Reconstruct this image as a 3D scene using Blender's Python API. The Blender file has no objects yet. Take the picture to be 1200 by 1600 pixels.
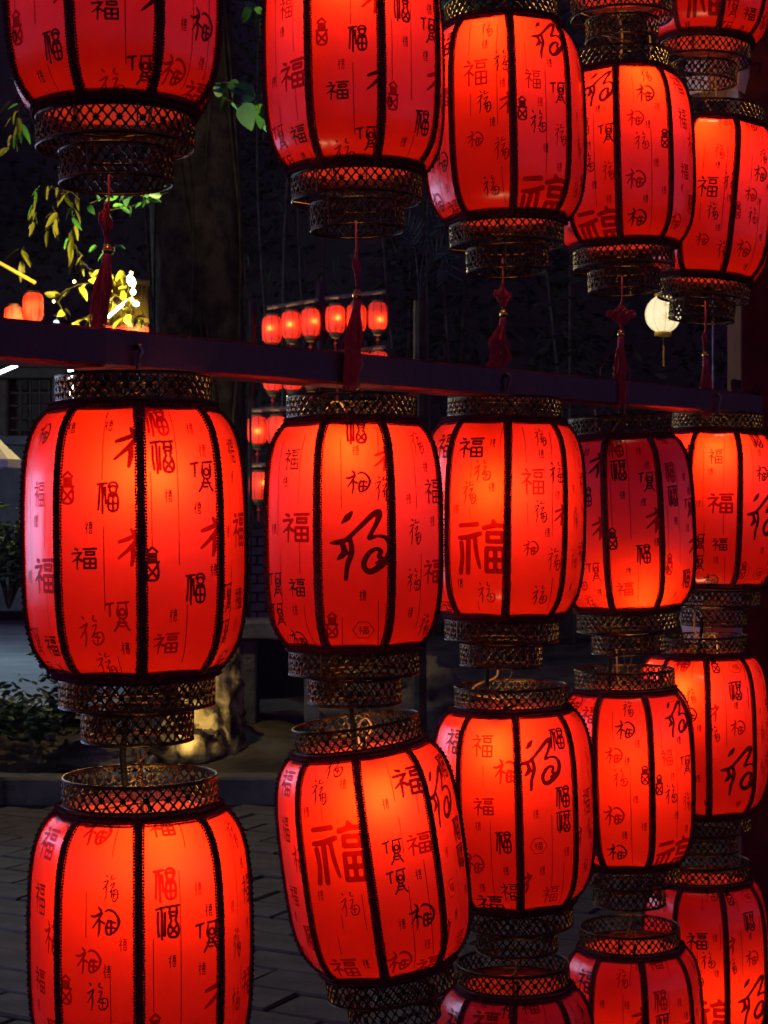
import bpy, math, random
import numpy as np
from mathutils import Vector, Matrix, noise
random.seed(7)
R = math.radians
scene = bpy.context.scene
col = scene.collection

# ------------------------------------------------------------------ camera
F = 2700.0                      # focal length in photo pixels (1200 x 1600 frame)
EYE = 1.5
cam = bpy.data.cameras.new('camera')
cam.sensor_fit = 'VERTICAL'; cam.sensor_height = 24.0; cam.lens = 24.0 * F / 1600.0
cam.clip_start = 0.05; cam.clip_end = 400
cam.dof.use_dof = True; cam.dof.focus_distance = 2.9; cam.dof.aperture_fstop = 14.0
camo = bpy.data.objects.new('camera', cam); col.objects.link(camo)
camo.location = (0, 0, EYE); camo.rotation_euler = (R(90), 0, 0)
scene.camera = camo

# ------------------------------------------------------------------ night sky, moon, exposure
world = bpy.data.worlds.new('World'); scene.world = world; world.use_nodes = True
nt = world.node_tree; nt.nodes.clear()
wo = nt.nodes.new('ShaderNodeOutputWorld'); bg = nt.nodes.new('ShaderNodeBackground')
sky = nt.nodes.new('ShaderNodeTexSky'); sky.sky_type = 'NISHITA'; sky.sun_disc = False
sky.sun_elevation = R(35); sky.sun_rotation = R(-70); sky.air_density = 0.6; sky.dust_density = 0.3
tint = nt.nodes.new('ShaderNodeMixRGB'); tint.blend_type = 'MULTIPLY'; tint.inputs[0].default_value = 1
tint.inputs[2].default_value = (0.85, 0.30, 0.66, 1)
nt.links.new(sky.outputs[0], tint.inputs[1]); nt.links.new(tint.outputs[0], bg.inputs[0])
bg.inputs[1].default_value = 0.065
nt.links.new(bg.outputs[0], wo.inputs[0])
sl = bpy.data.lights.new('moon', 'SUN'); sl.energy = 0.01; sl.angle = R(4); sl.color = (0.75, 0.8, 1.0)
so = bpy.data.objects.new('moon', sl); col.objects.link(so); so.rotation_euler = (R(48), 0, R(-70))
vs = scene.view_settings
vs.view_transform = 'Standard'; vs.look = 'None'; vs.gamma = 1; vs.exposure = 0.0; vs.use_curve_mapping = False
cy = scene.cycles
cy.use_denoising = True
try:
    cy.denoiser = 'OPENIMAGEDENOISE'; cy.denoising_input_passes = 'RGB_ALBEDO_NORMAL'
except Exception: pass
cy.max_bounces = 6; cy.diffuse_bounces = 3; cy.glossy_bounces = 2; cy.transmission_bounces = 4
cy.use_adaptive_sampling = True; cy.adaptive_threshold = 0.03; cy.adaptive_min_samples = 16
cy.transparent_max_bounces = 16; cy.sample_clamp_indirect = 4.0; cy.sample_clamp_direct = 0
cy.caustics_reflective = False; cy.caustics_refractive = False
cy.use_light_tree = True

def P(px, py, d):               # photo pixel + depth -> point in the place
    return Vector(((px - 600) / F * d, d, EYE - (py - 800) / F * d))

# ------------------------------------------------------------------ materials
def newmat(name):
    m = bpy.data.materials.new(name); m.use_nodes = True
    n = m.node_tree.nodes; n.clear()
    return m, n, m.node_tree.links
def N(n, t, **kw):
    x = n.new(t)
    for k, v in kw.items(): setattr(x, k, v)
    return x
def pmat(name, c1, c2=None, rough=0.7, metal=0.0, scale=12.0, bump=0.0, bscale=None, spec=0.5, detail=6, lo=0.35, hi=0.65, dist=0.0):
    m, n, l = newmat(name)
    o = N(n, 'ShaderNodeOutputMaterial'); b = N(n, 'ShaderNodeBsdfPrincipled')
    l.new(b.outputs[0], o.inputs[0])
    b.inputs['Roughness'].default_value = rough; b.inputs['Metallic'].default_value = metal
    b.inputs['Specular IOR Level'].default_value = spec
    tc = N(n, 'ShaderNodeTexCoord')
    if c2 is not None:
        nz = N(n, 'ShaderNodeTexNoise'); nz.inputs['Scale'].default_value = scale
        nz.inputs['Detail'].default_value = detail; nz.inputs['Distortion'].default_value = dist
        l.new(tc.outputs['Object'], nz.inputs['Vector'])
        r = N(n, 'ShaderNodeValToRGB'); r.color_ramp.elements[0].position = lo; r.color_ramp.elements[1].position = hi
        r.color_ramp.elements[0].color = (*c1, 1); r.color_ramp.elements[1].color = (*c2, 1)
        l.new(nz.outputs[0], r.inputs[0]); l.new(r.outputs[0], b.inputs['Base Color'])
    else:
        b.inputs['Base Color'].default_value = (*c1, 1)
    if bump:
        nb = N(n, 'ShaderNodeTexNoise'); nb.inputs['Scale'].default_value = bscale or scale * 3; nb.inputs['Detail'].default_value = 8
        l.new(tc.outputs['Object'], nb.inputs['Vector'])
        bp = N(n, 'ShaderNodeBump'); bp.inputs['Strength'].default_value = bump; bp.inputs['Distance'].default_value = 0.01
        l.new(nb.outputs[0], bp.inputs['Height']); l.new(bp.outputs[0], b.inputs['Normal'])
    return m
def emat(name, colr, strength):
    m, n, l = newmat(name)
    o = N(n, 'ShaderNodeOutputMaterial'); e = N(n, 'ShaderNodeEmission')
    e.inputs[0].default_value = (*colr, 1); e.inputs[1].default_value = strength
    l.new(e.outputs[0], o.inputs[0])
    return m
def cloth(name, trans, outer, inner, coat=1.0, rough=0.3, tmix=0.5):
    """lantern silk: light from the bulb passes through, a pale lining inside, a slight gloss outside"""
    m, n, l = newmat(name)
    o = N(n, 'ShaderNodeOutputMaterial'); g = N(n, 'ShaderNodeNewGeometry'); tc = N(n, 'ShaderNodeTexCoord')
    nz = N(n, 'ShaderNodeTexNoise'); nz.inputs['Scale'].default_value = 9; nz.inputs['Detail'].default_value = 5
    l.new(tc.outputs['Object'], nz.inputs['Vector'])
    mr = N(n, 'ShaderNodeMapRange'); mr.inputs[3].default_value = 0.76; mr.inputs[4].default_value = 1.14
    l.new(nz.outputs[0], mr.inputs[0])
    wv = N(n, 'ShaderNodeTexNoise'); wv.inputs['Scale'].default_value = 700; wv.inputs['Detail'].default_value = 2
    mp = N(n, 'ShaderNodeMapping'); mp.inputs['Scale'].default_value = (1, 1, 0.15)
    l.new(tc.outputs['Object'], mp.inputs[0]); l.new(mp.outputs[0], wv.inputs['Vector'])
    m2 = N(n, 'ShaderNodeMapRange'); m2.inputs[3].default_value = 0.90; m2.inputs[4].default_value = 1.10
    l.new(wv.outputs[0], m2.inputs[0])
    mu = N(n, 'ShaderNodeMath', operation='MULTIPLY'); l.new(mr.outputs[0], mu.inputs[0]); l.new(m2.outputs[0], mu.inputs[1])
    vm = N(n, 'ShaderNodeVectorMath', operation='SCALE'); vm.inputs[0].default_value = trans
    l.new(mu.outputs[0], vm.inputs['Scale'])
    t = N(n, 'ShaderNodeBsdfTranslucent'); l.new(vm.outputs[0], t.inputs[0])
    mc = N(n, 'ShaderNodeMixRGB'); mc.inputs[1].default_value = (*outer, 1); mc.inputs[2].default_value = (*inner, 1)
    l.new(g.outputs['Backfacing'], mc.inputs[0])
    d = N(n, 'ShaderNodeBsdfDiffuse'); l.new(mc.outputs[0], d.inputs[0])
    mx = N(n, 'ShaderNodeMixShader'); mx.inputs[0].default_value = tmix
    l.new(d.outputs[0], mx.inputs[1]); l.new(t.outputs[0], mx.inputs[2])
    gl = N(n, 'ShaderNodeBsdfGlossy'); gl.inputs['Roughness'].default_value = rough
    wb = N(n, 'ShaderNodeTexNoise'); wb.inputs['Scale'].default_value = 26; wb.inputs['Detail'].default_value = 4
    mpb = N(n, 'ShaderNodeMapping'); mpb.inputs['Scale'].default_value = (1, 1, 0.3)
    l.new(tc.outputs['Object'], mpb.inputs[0]); l.new(mpb.outputs[0], wb.inputs['Vector'])
    bu = N(n, 'ShaderNodeBump'); bu.inputs['Strength'].default_value = 0.35; bu.inputs['Distance'].default_value = 0.004
    l.new(wb.outputs[0], bu.inputs['Height']); l.new(bu.outputs[0], gl.inputs['Normal'])
    fr = N(n, 'ShaderNodeFresnel'); fr.inputs[0].default_value = 1.5
    inv = N(n, 'ShaderNodeMath', operation='SUBTRACT'); inv.inputs[0].default_value = 1; l.new(g.outputs['Backfacing'], inv.inputs[1])
    fm = N(n, 'ShaderNodeMath', operation='MULTIPLY'); l.new(fr.outputs[0], fm.inputs[0]); l.new(inv.outputs[0], fm.inputs[1])
    fc = N(n, 'ShaderNodeMath', operation='MULTIPLY'); fc.inputs[1].default_value = coat; l.new(fm.outputs[0], fc.inputs[0])
    ms = N(n, 'ShaderNodeMixShader'); l.new(fc.outputs[0], ms.inputs[0]); l.new(mx.outputs[0], ms.inputs[1]); l.new(gl.outputs[0], ms.inputs[2])
    l.new(ms.outputs[0], o.inputs[0])
    return m
def ink(name, trans, body, k):
    """print on the silk: a dark film that lets a little of the glow through"""
    m, n, l = newmat(name)
    o = N(n, 'ShaderNodeOutputMaterial')
    t = N(n, 'ShaderNodeBsdfTransparent'); t.inputs[0].default_value = (*trans, 1)
    d = N(n, 'ShaderNodeBsdfPrincipled'); d.inputs['Base Color'].default_value = (*body, 1); d.inputs['Roughness'].default_value = 0.35
    mx = N(n, 'ShaderNodeMixShader'); mx.inputs[0].default_value = k
    l.new(t.outputs[0], mx.inputs[1]); l.new(d.outputs[0], mx.inputs[2]); l.new(mx.outputs[0], o.inputs[0])
    return m
M = {}
M['silk'] = cloth('red_silk', (0.95, 0.0270, 0.0036), (0.40, 0.008, 0.030), (0.95, 0.14, 0.09), 1.0, 0.24)
M['ink'] = ink('dark_print', (0.12, 0.03, 0.04), (0.03, 0.003, 0.007), 0.35)
M['ink_pale'] = ink('pale_print', (0.40, 0.12, 0.2), (0.05, 0.004, 0.007), 0.22)
M['braid'] = pmat('maroon_braid', (0.030, 0.004, 0.008), (0.15, 0.017, 0.028), 0.8, 0, 400, 0.3, 900, 0.25)
M['bronze'] = pmat('dark_bronze_lattice', (0.022, 0.016, 0.010), (0.095, 0.066, 0.028), 0.34, 1.0, 60, 0.2, 300)
M['bronze_flower'] = pmat('bronze_flower', (0.014, 0.011, 0.008), (0.05, 0.034, 0.016), 0.34, 1.0, 80, 0.2, 300)
M['wire'] = pmat('brass_wire', (0.16, 0.10, 0.04), (0.08, 0.05, 0.02), 0.35, 1.0, 30)
M['yellow_wire'] = pmat('yellow_flex', (0.34, 0.20, 0.05), (0.24, 0.14, 0.035), 0.45, 0, 20)
M['black_cable'] = pmat('black_cable', (0.003, 0.003, 0.004), (0.006, 0.005, 0.006), 0.6, 0, 60, 0.3, 200, 0.08)
M['tassel'] = pmat('red_tassel_thread', (0.55, 0.020, 0.030), (0.34, 0.012, 0.022), 0.55, 0, 120, 0, None, 0.5)
M['gold'] = pmat('gold_bead', (0.75, 0.50, 0.13), (0.55, 0.34, 0.08), 0.25, 1.0, 80)
M['socket'] = pmat('bulb_socket', (0.03, 0.03, 0.03), (0.06, 0.055, 0.05), 0.5, 0, 30)
M['paint'] = pmat('dark_red_paint', (0.055, 0.008, 0.012), (0.085, 0.012, 0.018), 0.75, 0, 14, 0.15, 60, 0.15)
M['beam_paint'] = pmat('beam_paint', (0.026, 0.008, 0.013), (0.045, 0.011, 0.018), 0.40, 0, 10, 0.12, 90, 0.4, 8, .38, .70)
M['steel'] = pmat('dull_steel', (0.22, 0.2, 0.2), (0.12, 0.1, 0.1), 0.45, 1.0, 40)

# bulb shell: glows and lets the lamp inside it shine out
m, n, l = newmat('bulb_glass'); M['bulb'] = m
o_ = N(n, 'ShaderNodeOutputMaterial'); e_ = N(n, 'ShaderNodeEmission'); t_ = N(n, 'ShaderNodeBsdfTransparent'); a_ = N(n, 'ShaderNodeAddShader')
e_.inputs[0].default_value = (1, 0.72, 0.35, 1); e_.inputs[1].default_value = 10
l.new(e_.outputs[0], a_.inputs[0]); l.new(t_.outputs[0], a_.inputs[1]); l.new(a_.outputs[0], o_.inputs[0])
m.cycles.emission_sampling = 'NONE'

# ------------------------------------------------------------------ mesh helpers
class MB:
    def __init__(s): s.v = []; s.f = []
    def add(s, vs_, fs_):
        b = len(s.v); s.v.extend([tuple(x) for x in vs_]); s.f.extend([tuple(i + b for i in f) for f in fs_])
    def box(s, c, h, mat=None):
        vs_ = [Vector((x * h[0], y * h[1], z * h[2])) for x in (-1, 1) for y in (-1, 1) for z in (-1, 1)]
        if mat is not None: vs_ = [mat @ x for x in vs_]
        c = Vector(c)
        s.add([x + c for x in vs_], [(0, 1, 3, 2), (4, 6, 7, 5), (0, 4, 5, 1), (2, 3, 7, 6), (0, 2, 6, 4), (1, 5, 7, 3)])
    def bbox(s, c, h, bv, mat=None):      # box with chamfered edges
        import itertools
        vs_ = []; idx = {}
        for sx in (-1, 1):
            for sy in (-1, 1):
                for sz in (-1, 1):
                    for ax in range(3):
                        p = [sx * (h[0] - (bv if ax != 0 else 0)), sy * (h[1] - (bv if ax != 1 else 0)), sz * (h[2] - (bv if ax != 2 else 0))]
                        idx[(sx, sy, sz, ax)] = len(vs_); vs_.append(Vector(p))
        f = []
        for ax in range(3):
            o1, o2 = [a for a in range(3) if a != ax]
            for sg in (-1, 1):
                q = []
                for a, b in ((-1, -1), (1, -1), (1, 1), (-1, 1)):
                    k = [0, 0, 0]; k[ax] = sg; k[o1] = a; k[o2] = b; q.append(idx[(*k, ax)])
                f.append(tuple(q))
            for a in (-1, 1):
                for b in (-1, 1):
                    k0 = [0, 0, 0]; k0[o1] = a; k0[o2] = b; k1 = list(k0); k0[ax] = -1; k1[ax] = 1
                    f.append((idx[(*k0, o1)], idx[(*k1, o1)], idx[(*k1, o2)], idx[(*k0, o2)]))
        for sx in (-1, 1):
            for sy in (-1, 1):
                for sz in (-1, 1): f.append(tuple(idx[(sx, sy, sz, a)] for a in range(3)))
        if mat is not None: vs_ = [mat @ x for x in vs_]
        c = Vector(c); s.add([x + c for x in vs_], f)
    def tube(s, pts, r, k=6, cap=True):
        pts = [Vector(p) for p in pts]; n_ = len(pts)
        rr = r if isinstance(r, (list, tuple)) else [r] * n_
        vs_ = []; up = None
        for i, p in enumerate(pts):
            t = (pts[min(i + 1, n_ - 1)] - pts[max(i - 1, 0)])
            t = t.normalized() if t.length > 1e-9 else Vector((0, 0, 1))
            if up is None: up = t.orthogonal().normalized()
            up = (up - t * up.dot(t)); up = up.normalized() if up.length > 1e-6 else t.orthogonal().normalized()
            w = t.cross(up)
            for j in range(k):
                a = 2 * math.pi * j / k
                vs_.append(p + (up * math.cos(a) + w * math.sin(a)) * rr[i])
        fs_ = [(i * k + j, i * k + (j + 1) % k, (i + 1) * k + (j + 1) % k, (i + 1) * k + j) for i in range(n_ - 1) for j in range(k)]
        if cap: fs_ += [tuple(range(k - 1, -1, -1)), tuple((n_ - 1) * k + j for j in range(k))]
        s.add(vs_, fs_)
    def ring(s, c, r, t, n_=48, k=5, plane='z', ry=None):
        pts = []
        ry = r if ry is None else ry
        c = Vector(c); vs_ = []
        for i in range(n_):
            a = 2 * math.pi * i / n_
            ca, sa = math.cos(a), math.sin(a)
            if plane == 'z': p = Vector((r * ca, ry * sa, 0)); nr = Vector((ca, sa, 0)); b = Vector((0, 0, 1))
            elif plane == 'y': p = Vector((r * ca, 0, ry * sa)); nr = Vector((ca, 0, sa)); b = Vector((0, 1, 0))
            else: p = Vector((0, r * ca, ry * sa)); nr = Vector((0, ca, sa)); b = Vector((1, 0, 0))
            for j in range(k):
                q = 2 * math.pi * j / k
                vs_.append(c + p + (nr * math.cos(q) + b * math.sin(q)) * t)
        fs_ = [(i * k + j, ((i + 1) % n_) * k + j, ((i + 1) % n_) * k + (j + 1) % k, i * k + (j + 1) % k) for i in range(n_) for j in range(k)]
        s.add(vs_, fs_)
    def lathe(s, prof, k=24, c=(0, 0, 0)):
        c = Vector(c)
        vs_ = [c + Vector((r * math.cos(2 * math.pi * j / k), r * math.sin(2 * math.pi * j / k), z)) for r, z in prof for j in range(k)]
        n_ = len(prof)
        s.add(vs_, [(i * k + j, i * k + (j + 1) % k, (i + 1) * k + (j + 1) % k, (i + 1) * k + j) for i in range(n_ - 1) for j in range(k)])
    def octa(s, c, r):
        x, y, z = c
        s.add([(x + r, y, z), (x - r, y, z), (x, y + r, z), (x, y - r, z), (x, y, z + r), (x, y, z - r)],
              [(0, 2, 4), (2, 1, 4), (1, 3, 4), (3, 0, 4), (2, 0, 5), (1, 2, 5), (3, 1, 5), (0, 3, 5)])
    def sphere(s, c, r, u=16, v=10, sz=1.0):
        s.lathe([(max(1e-4, r * math.sin(math.pi * i / v)), -r * sz * math.cos(math.pi * i / v)) for i in range(v + 1)], u, c)
    def mesh(s, name, mat, smooth=False):
        me = bpy.data.meshes.new(name); me.from_pydata(s.v, [], s.f); me.update()
        if mat is not None: me.materials.append(mat)
        if smooth: me.polygons.foreach_set('use_smooth', [True] * len(me.polygons))
        return me
    def build(s, name, mat, parent=None, smooth=False, **kw):
        return put(name, s.mesh(name, mat, smooth), parent, **kw)
def put(name, me, parent=None, loc=(0, 0, 0), rot=(0, 0, 0), scale=(1, 1, 1)):
    o = bpy.data.objects.new(name, me); col.objects.link(o)
    o.parent = parent; o.location = loc; o.rotation_euler = rot; o.scale = scale
    return o
def tag(o, label, cat, group=None):
    o['label'] = label; o['category'] = cat
    if group: o['group'] = group
    return o
def empty(name, loc, label, cat, group=None, rot=(0, 0, 0)):
    o = bpy.data.objects.new(name, None); col.objects.link(o); o.location = loc; o.rotation_euler = rot
    o.empty_display_size = 0.05
    return tag(o, label, cat, group)
def struct(o, kind='structure'): o['kind'] = kind; return o
def lamp(name, loc, power, color, radius=0.02, parent=None):
    L = bpy.data.lights.new(name, 'POINT'); L.energy = power; L.color = color; L.shadow_soft_size = radius
    o = bpy.data.objects.new(name, L); col.objects.link(o); o.location = loc; o.parent = parent
    return o

# ================================================================== SETTING
# ---- ground, paving, kerb, added slope that blocks the sky
M['soil'] = pmat('garden_soil', (0.020, 0.016, 0.012), (0.085, 0.07, 0.045), 0.95, 0, 3.5, 0.8, 14)
M['paver'] = pmat('grey_paver', (0.030, 0.025, 0.023), (0.066, 0.055, 0.048), 0.85, 0, 7, 0.5, 60)
M['joint'] = pmat('paving_bed', (0.018, 0.015, 0.014), (0.03, 0.026, 0.022), 0.95, 0, 20, 0.4, 80)
M['kerb'] = pmat('kerb_stone', (0.05, 0.045, 0.04), (0.11, 0.10, 0.085), 0.85, 0, 6, 0.6, 40)
M['wood_far'] = pmat('dark_leaf_mass', (0.040, 0.042, 0.032), (0.07, 0.072, 0.055), 0.7, 0, 1.5, 0, None, 0.1)
M['sky_block'] = pmat('sky_block_soil', (0.07, 0.065, 0.055), (0.11, 0.10, 0.085), 0.95, 0, 0.7, 0.6, 3)

g = MB(); nx, ny = 40, 60
gv = []
for j in range(ny + 1):
    for i in range(nx + 1):
        x = -60 + 120 * i / nx; y = -40 + 120 * j / ny
        gv.append((x, y, -0.03))
g.add(gv, [(j * (nx + 1) + i, j * (nx + 1) + i + 1, (j + 1) * (nx + 1) + i + 1, (j + 1) * (nx + 1) + i) for j in range(ny) for i in range(nx)])
struct(g.build('ground', M['soil']))

bed = MB(); bed.box((0, 4.8, -0.014), (7, 4.0, 0.01))
pav = struct(bed.build('pavement', M['joint']))
pm = []
for k in range(4):
    b = MB(); rr_ = random.Random(k)
    L_, W_ = 0.196, 0.0965
    b.bbox((0, 0, 0), (L_, W_, 0.022), 0.006)
    b.v = [(x + rr_.uniform(-.0015, .0015), y + rr_.uniform(-.0015, .0015), z + rr_.uniform(-.002, .002)) for x, y, z in b.v]
    pm.append(b.mesh('paver', M['paver']))
cnt = 0; far_p = MB()
rotp = Matrix.Rotation(R(-28), 3, 'Z')
cand = []
for j in range(-60, 60):
    for i in range(-30, 30):
        p = rotp @ Vector((i * 0.4 + (0.2 if j % 2 else 0), j * 0.2, 0)) + Vector((0, 6.6, 0))
        if not (0.9 < p.y < 8.55 and abs(p.x) < 6.5): continue
        px = 600 + p.x / p.y * F; py = 800 + EYE / p.y * F
        vis = (-60 < px < 1260 and py < 1660)
        key = 0 if vis else 1
        if vis and not (px < 440 or px > 640): key = 0.5
        cand.append((key, p.y, p))
cand.sort(key=lambda t: (t[0], t[1]))
for idx, (key, _, p) in enumerate(cand):
    dz = random.uniform(-.003, .003)
    if idx < 290:
        put('paver', pm[idx % 4], pav, (p.x, p.y, 0.012 + dz), (random.uniform(-.008, .008), random.uniform(-.008, .008), R(-28)))
    else:
        far_p.bbox((p.x, p.y, 0.012 + dz), (0.196, 0.0965, 0.022), 0.006, rotp)
fp = far_p.build('paver_field', M['paver'], pav); fp['kind'] = 'stuff'

kb = [MB() for _ in range(1)]
kerb = MB(); kerb.box((0, 8.86, -0.01), (7, 0.10, 0.02)); kerb = struct(kerb.build('kerb', M['joint']))
ks = MB(); ks.bbox((0, 0, 0), (0.295, 0.085, 0.075), 0.012); ksm = ks.mesh('kerb_stone', M['kerb'])
for i in range(-8, 9):
    put('kerb_stone', ksm, kerb, (i * 0.6, 8.86, 0.078 + random.uniform(-.004, .004)), (0, random.uniform(-.01, .01), random.uniform(-.012, .012)))

# garden bed: low uneven soil with stones and leaf litter
gb = MB(); nx, ny = 90, 60; gv = []
for j in range(ny + 1):
    for i in range(nx + 1):
        x = -9 + 18 * i / nx; y = 8.97 + 9 * j / ny
        t = min(1, (y - 8.97) / 1.2)
        if x < -1.1 and y > 10.9: t = 0.0
        gv.append((x, y, 0.06 + t * (0.10 + 0.16 * noise.noise((x * .9, y * .9, 1)) + 0.07 * noise.noise((x * 3, y * 3, 5)))))
gb.add(gv, [(j * (nx + 1) + i, j * (nx + 1) + i + 1, (j + 1) * (nx + 1) + i + 1, (j + 1) * (nx + 1) + i) for j in range(ny) for i in range(nx)])
struct(gb.build('garden_bed', M['soil'], None, True))
hl = MB(); nx, ny = 60, 40; gv = []
for j in range(ny + 1):
    for i in range(nx + 1):
        x = -34 + 68 * i / nx; t = j / ny
        gv.append((x, 21 + 9 * t + 1.5 * noise.noise((x * .2, t * 3, 2)), -0.2 + 19 * t ** 0.8 + 1.2 * noise.noise((x * .25, t * 4, 9))))
hl.add(gv, [(j * (nx + 1) + i, j * (nx + 1) + i + 1, (j + 1) * (nx + 1) + i + 1, (j + 1) * (nx + 1) + i) for j in range(ny) for i in range(nx)])
struct(hl.build('sky_block_slope', M['sky_block'], None, True))  # added dark backdrop sheet, blocks the sky behind the leaves

def leaf_verts(c, d, up, L, W, fold=0.15, droop=0.0):
    """one leaf: 3 stations, folded along its midrib"""
    d = d.normalized(); s_ = d.cross(up)
    s_ = s_.normalized() if s_.length > 1e-5 else d.orthogonal().normalized()
    u = s_.cross(d)
    st = [(0, 0.0), (0.3, 0.9), (0.62, 0.8), (1.0, 0.0)]
    vs_ = [c]; 
    for t, w in st[1:3]:
        p = c + d * L * t - Vector((0, 0, 1)) * droop * L * t * t
        vs_ += [p - s_ * W * .5 * w + u * W * fold * w, p, p + s_ * W * .5 * w + u * W * fold * w]
    vs_.append(c + d * L - Vector((0, 0, 1)) * droop * L)
    return vs_, [(0, 2, 1), (0, 3, 2), (1, 2, 5, 4), (2, 3, 6, 5), (4, 5, 7), (5, 6, 7)]
def rdir(rnd, zlo=-1, zhi=1):
    a = rnd.uniform(0, 2 * math.pi); z = rnd.uniform(zlo, zhi); q = math.sqrt(max(0, 1 - z * z))
    return Vector((q * math.cos(a), q * math.sin(a), z))
rnd = random.Random(3)
fw = MB()
for c_ in range(760):
    cx = rnd.uniform(-12, 12); cyy = rnd.uniform(17.5, 24); cz = rnd.uniform(0.2, 9.5); rad = rnd.uniform(0.5, 1.1)
    if -7.5 < cx < -2.4 and cz < 6: cyy = max(cyy, 21.2)
    for k in range(56):
        q = rdir(rnd) * rad * rnd.random() ** .4
        fw.add(*leaf_verts(Vector((cx, cyy, cz)) + q, rdir(rnd, -.8, .3), rdir(rnd), rnd.uniform(.10, .22), rnd.uniform(.04, .09)))
o = fw.build('far_wood', M['wood_far']); tag(o, 'dark mass of leaves filling the night behind everything', 'wood'); struct(o, 'stuff')

# ================================================================== FRAME: beam and post
A = Vector((-0.342, 2.38, 0)); B = Vector((0.791, 4.10, 0))
DIR = (B - A).normalized(); NRM = Vector((DIR.y, -DIR.x, 0))
LEN = (B - A).length
zA_top = P(212, 522, 2.38).z; zB_top = P(1121, 612, 4.10).z
def beam_top(t): return zA_top + (zB_top - zA_top) * t / LEN
def col_depth(px):
    q = (px - 600) / F
    t = (q * A.y - A.x) / (DIR.x - q * DIR.y)
    return t, A.y + DIR.y * t
BH = 0.052
beam = empty('beam', (A + DIR * 1.0) + Vector((0, 0, beam_top(1.0) - BH)), 'long dark painted beam the middle lanterns hang from', 'beam')
slope = math.atan2(zB_top - zA_top, LEN)
bm_ = MB()
rot = Matrix.Rotation(math.atan2(DIR.y, DIR.x), 3, 'Z') @ Matrix.Rotation(-slope, 3, 'Y')
bm_.bbox((0, 0, 0), (1.74, 0.037, BH / 2), 0.004, rot)
beam_c = A + DIR * 0.52 + Vector((0, 0, beam_top(0.52) - BH / 2))
b_o = bm_.build('beam_rail', M['beam_paint'], beam); b_o.location = beam_c - beam.location
# end plate + bolts by the post
tE, dE = col_depth(1176)
def on_beam(px, off=0.0, dz=0.0):       # point on the beam's centre line seen at column px; off = towards the viewer
    t, d = col_depth(px); q_ = (px - 600) / F
    t -= off * (NRM.x - q_ * NRM.y) / (DIR.x - q_ * DIR.y)
    return A + DIR * t + NRM * off + Vector((0, 0, beam_top(t) - BH / 2 + dz))
pl = MB(); pc = on_beam(1150, -0.042, BH / 2 + 0.012)
pl.bbox((0, 0, 0), (0.022, 0.006, 0.028), 0.002, Matrix.Rotation(math.atan2(DIR.y, DIR.x), 3, 'Z'))
pl.build('end_plate', M['paint'], beam, loc=pc - beam.location)
for dx in (-0.009, 0.009):
    bb = MB(); bb.lathe([(0.0001, 0.006), (0.005, 0.006), (0.006, 0.003), (0.006, 0)], 8)
    q = bb.build('bolt', M['steel'], beam, loc=pc - beam.location + DIR * dx + NRM * 0.0055, rot=(R(90), 0, math.atan2(DIR.y, DIR.x)))
post = empty('post', (P(1232, 800, 4.5).x, 4.5, 0), 'dark red square post at the right edge of the frame', 'post')
pp = MB(); pp.bbox((0, 0, 2.0), (0.142, 0.09, 2.0), 0.004); pp.build('shaft', M['paint'], post)
pp = MB(); pp.bbox((0, 0, 0.03), (0.19, 0.13, 0.03), 0.006); pp.build('base_plate', M['paint'], post)
for px, py in ((1180, 108), (1182, 255), (1178, 607), (1178, 655)):
    bb = MB(); bb.lathe([(0.0001, 0.010), (0.010, 0.010), (0.013, 0.005), (0.013, 0)], 10)
    w = P(px, py, 4.409)
    bb.build('bolt', M['paint'], post, loc=w - post.location, rot=(R(90), 0, 0))

# ================================================================== THE PRINTED CHARACTERS (drawn as strokes)
def arc(cx, cy, rx, ry, a0, a1, n_=14):
    return [(cx + rx * math.cos(R(a0 + (a1 - a0) * i / n_)), cy + ry * math.sin(R(a0 + (a1 - a0) * i / n_))) for i in range(n_ + 1)]
def rrect(x0, y0, x1, y1): return [(x0, y0), (x1, y0), (x1, y1), (x0, y1), (x0, y0)]
def smoothp(pts, n_=6):            # Catmull-Rom
    pts = [pts[0]] + list(pts) + [pts[-1]]; out = []
    for i in range(1, len(pts) - 2):
        p0, p1, p2, p3 = [np.array(pts[i + k][:2], float) for k in (-1, 0, 1, 2)]
        w1 = pts[i][2] if len(pts[i]) > 2 else None; w2 = pts[i + 1][2] if len(pts[i + 1]) > 2 else w1
        for k in range(n_):
            t = k / n_
            q = 0.5 * ((2 * p1) + (-p0 + p2) * t + (2 * p0 - 5 * p1 + 4 * p2 - p3) * t * t + (-p0 + 3 * p1 - 3 * p2 + p3) * t ** 3)
            out.append((q[0], q[1]) if w1 is None else (q[0], q[1], w1 + (w2 - w1) * t))
    out.append(pts[-2]); return out
G = {}      # name: (aspect w/h, default half stroke width, [strokes])
G['fu'] = (0.98, 0.036, [
    [(.17, 1.0, .03), (.25, .90, .05)], [(.03, .77), (.40, .79)], [(.39, .79, .035), (.24, .58, .04), (.02, .40, .02)],
    [(.23, .60), (.23, .0)], [(.28, .52, .03), (.40, .40, .05)],
    [(.48, .94), (.99, .96)], rrect(.57, .66, .90, .84), rrect(.52, .02, .97, .50), [(.745, .50), (.745, .02)], [(.52, .26), (.97, .26)]])
G['fu_bold'] = (1.22, 0.058, [
    [(.12, .96, .05), (.22, .92, .07)], [(.0, .74, .05), (.38, .78, .06)], [(.36, .76), (.20, .50), (.0, .34, .03)], [(.22, .58), (.20, .0, .04)], [(.27, .48), (.40, .40, .07)],
    [(.46, .95, .05), (1.0, .97, .06)], rrect(.56, .68, .92, .82), rrect(.50, .05, .97, .50), [(.735, .50), (.735, .05)], [(.50, .27), (.97, .27)]])
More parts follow.
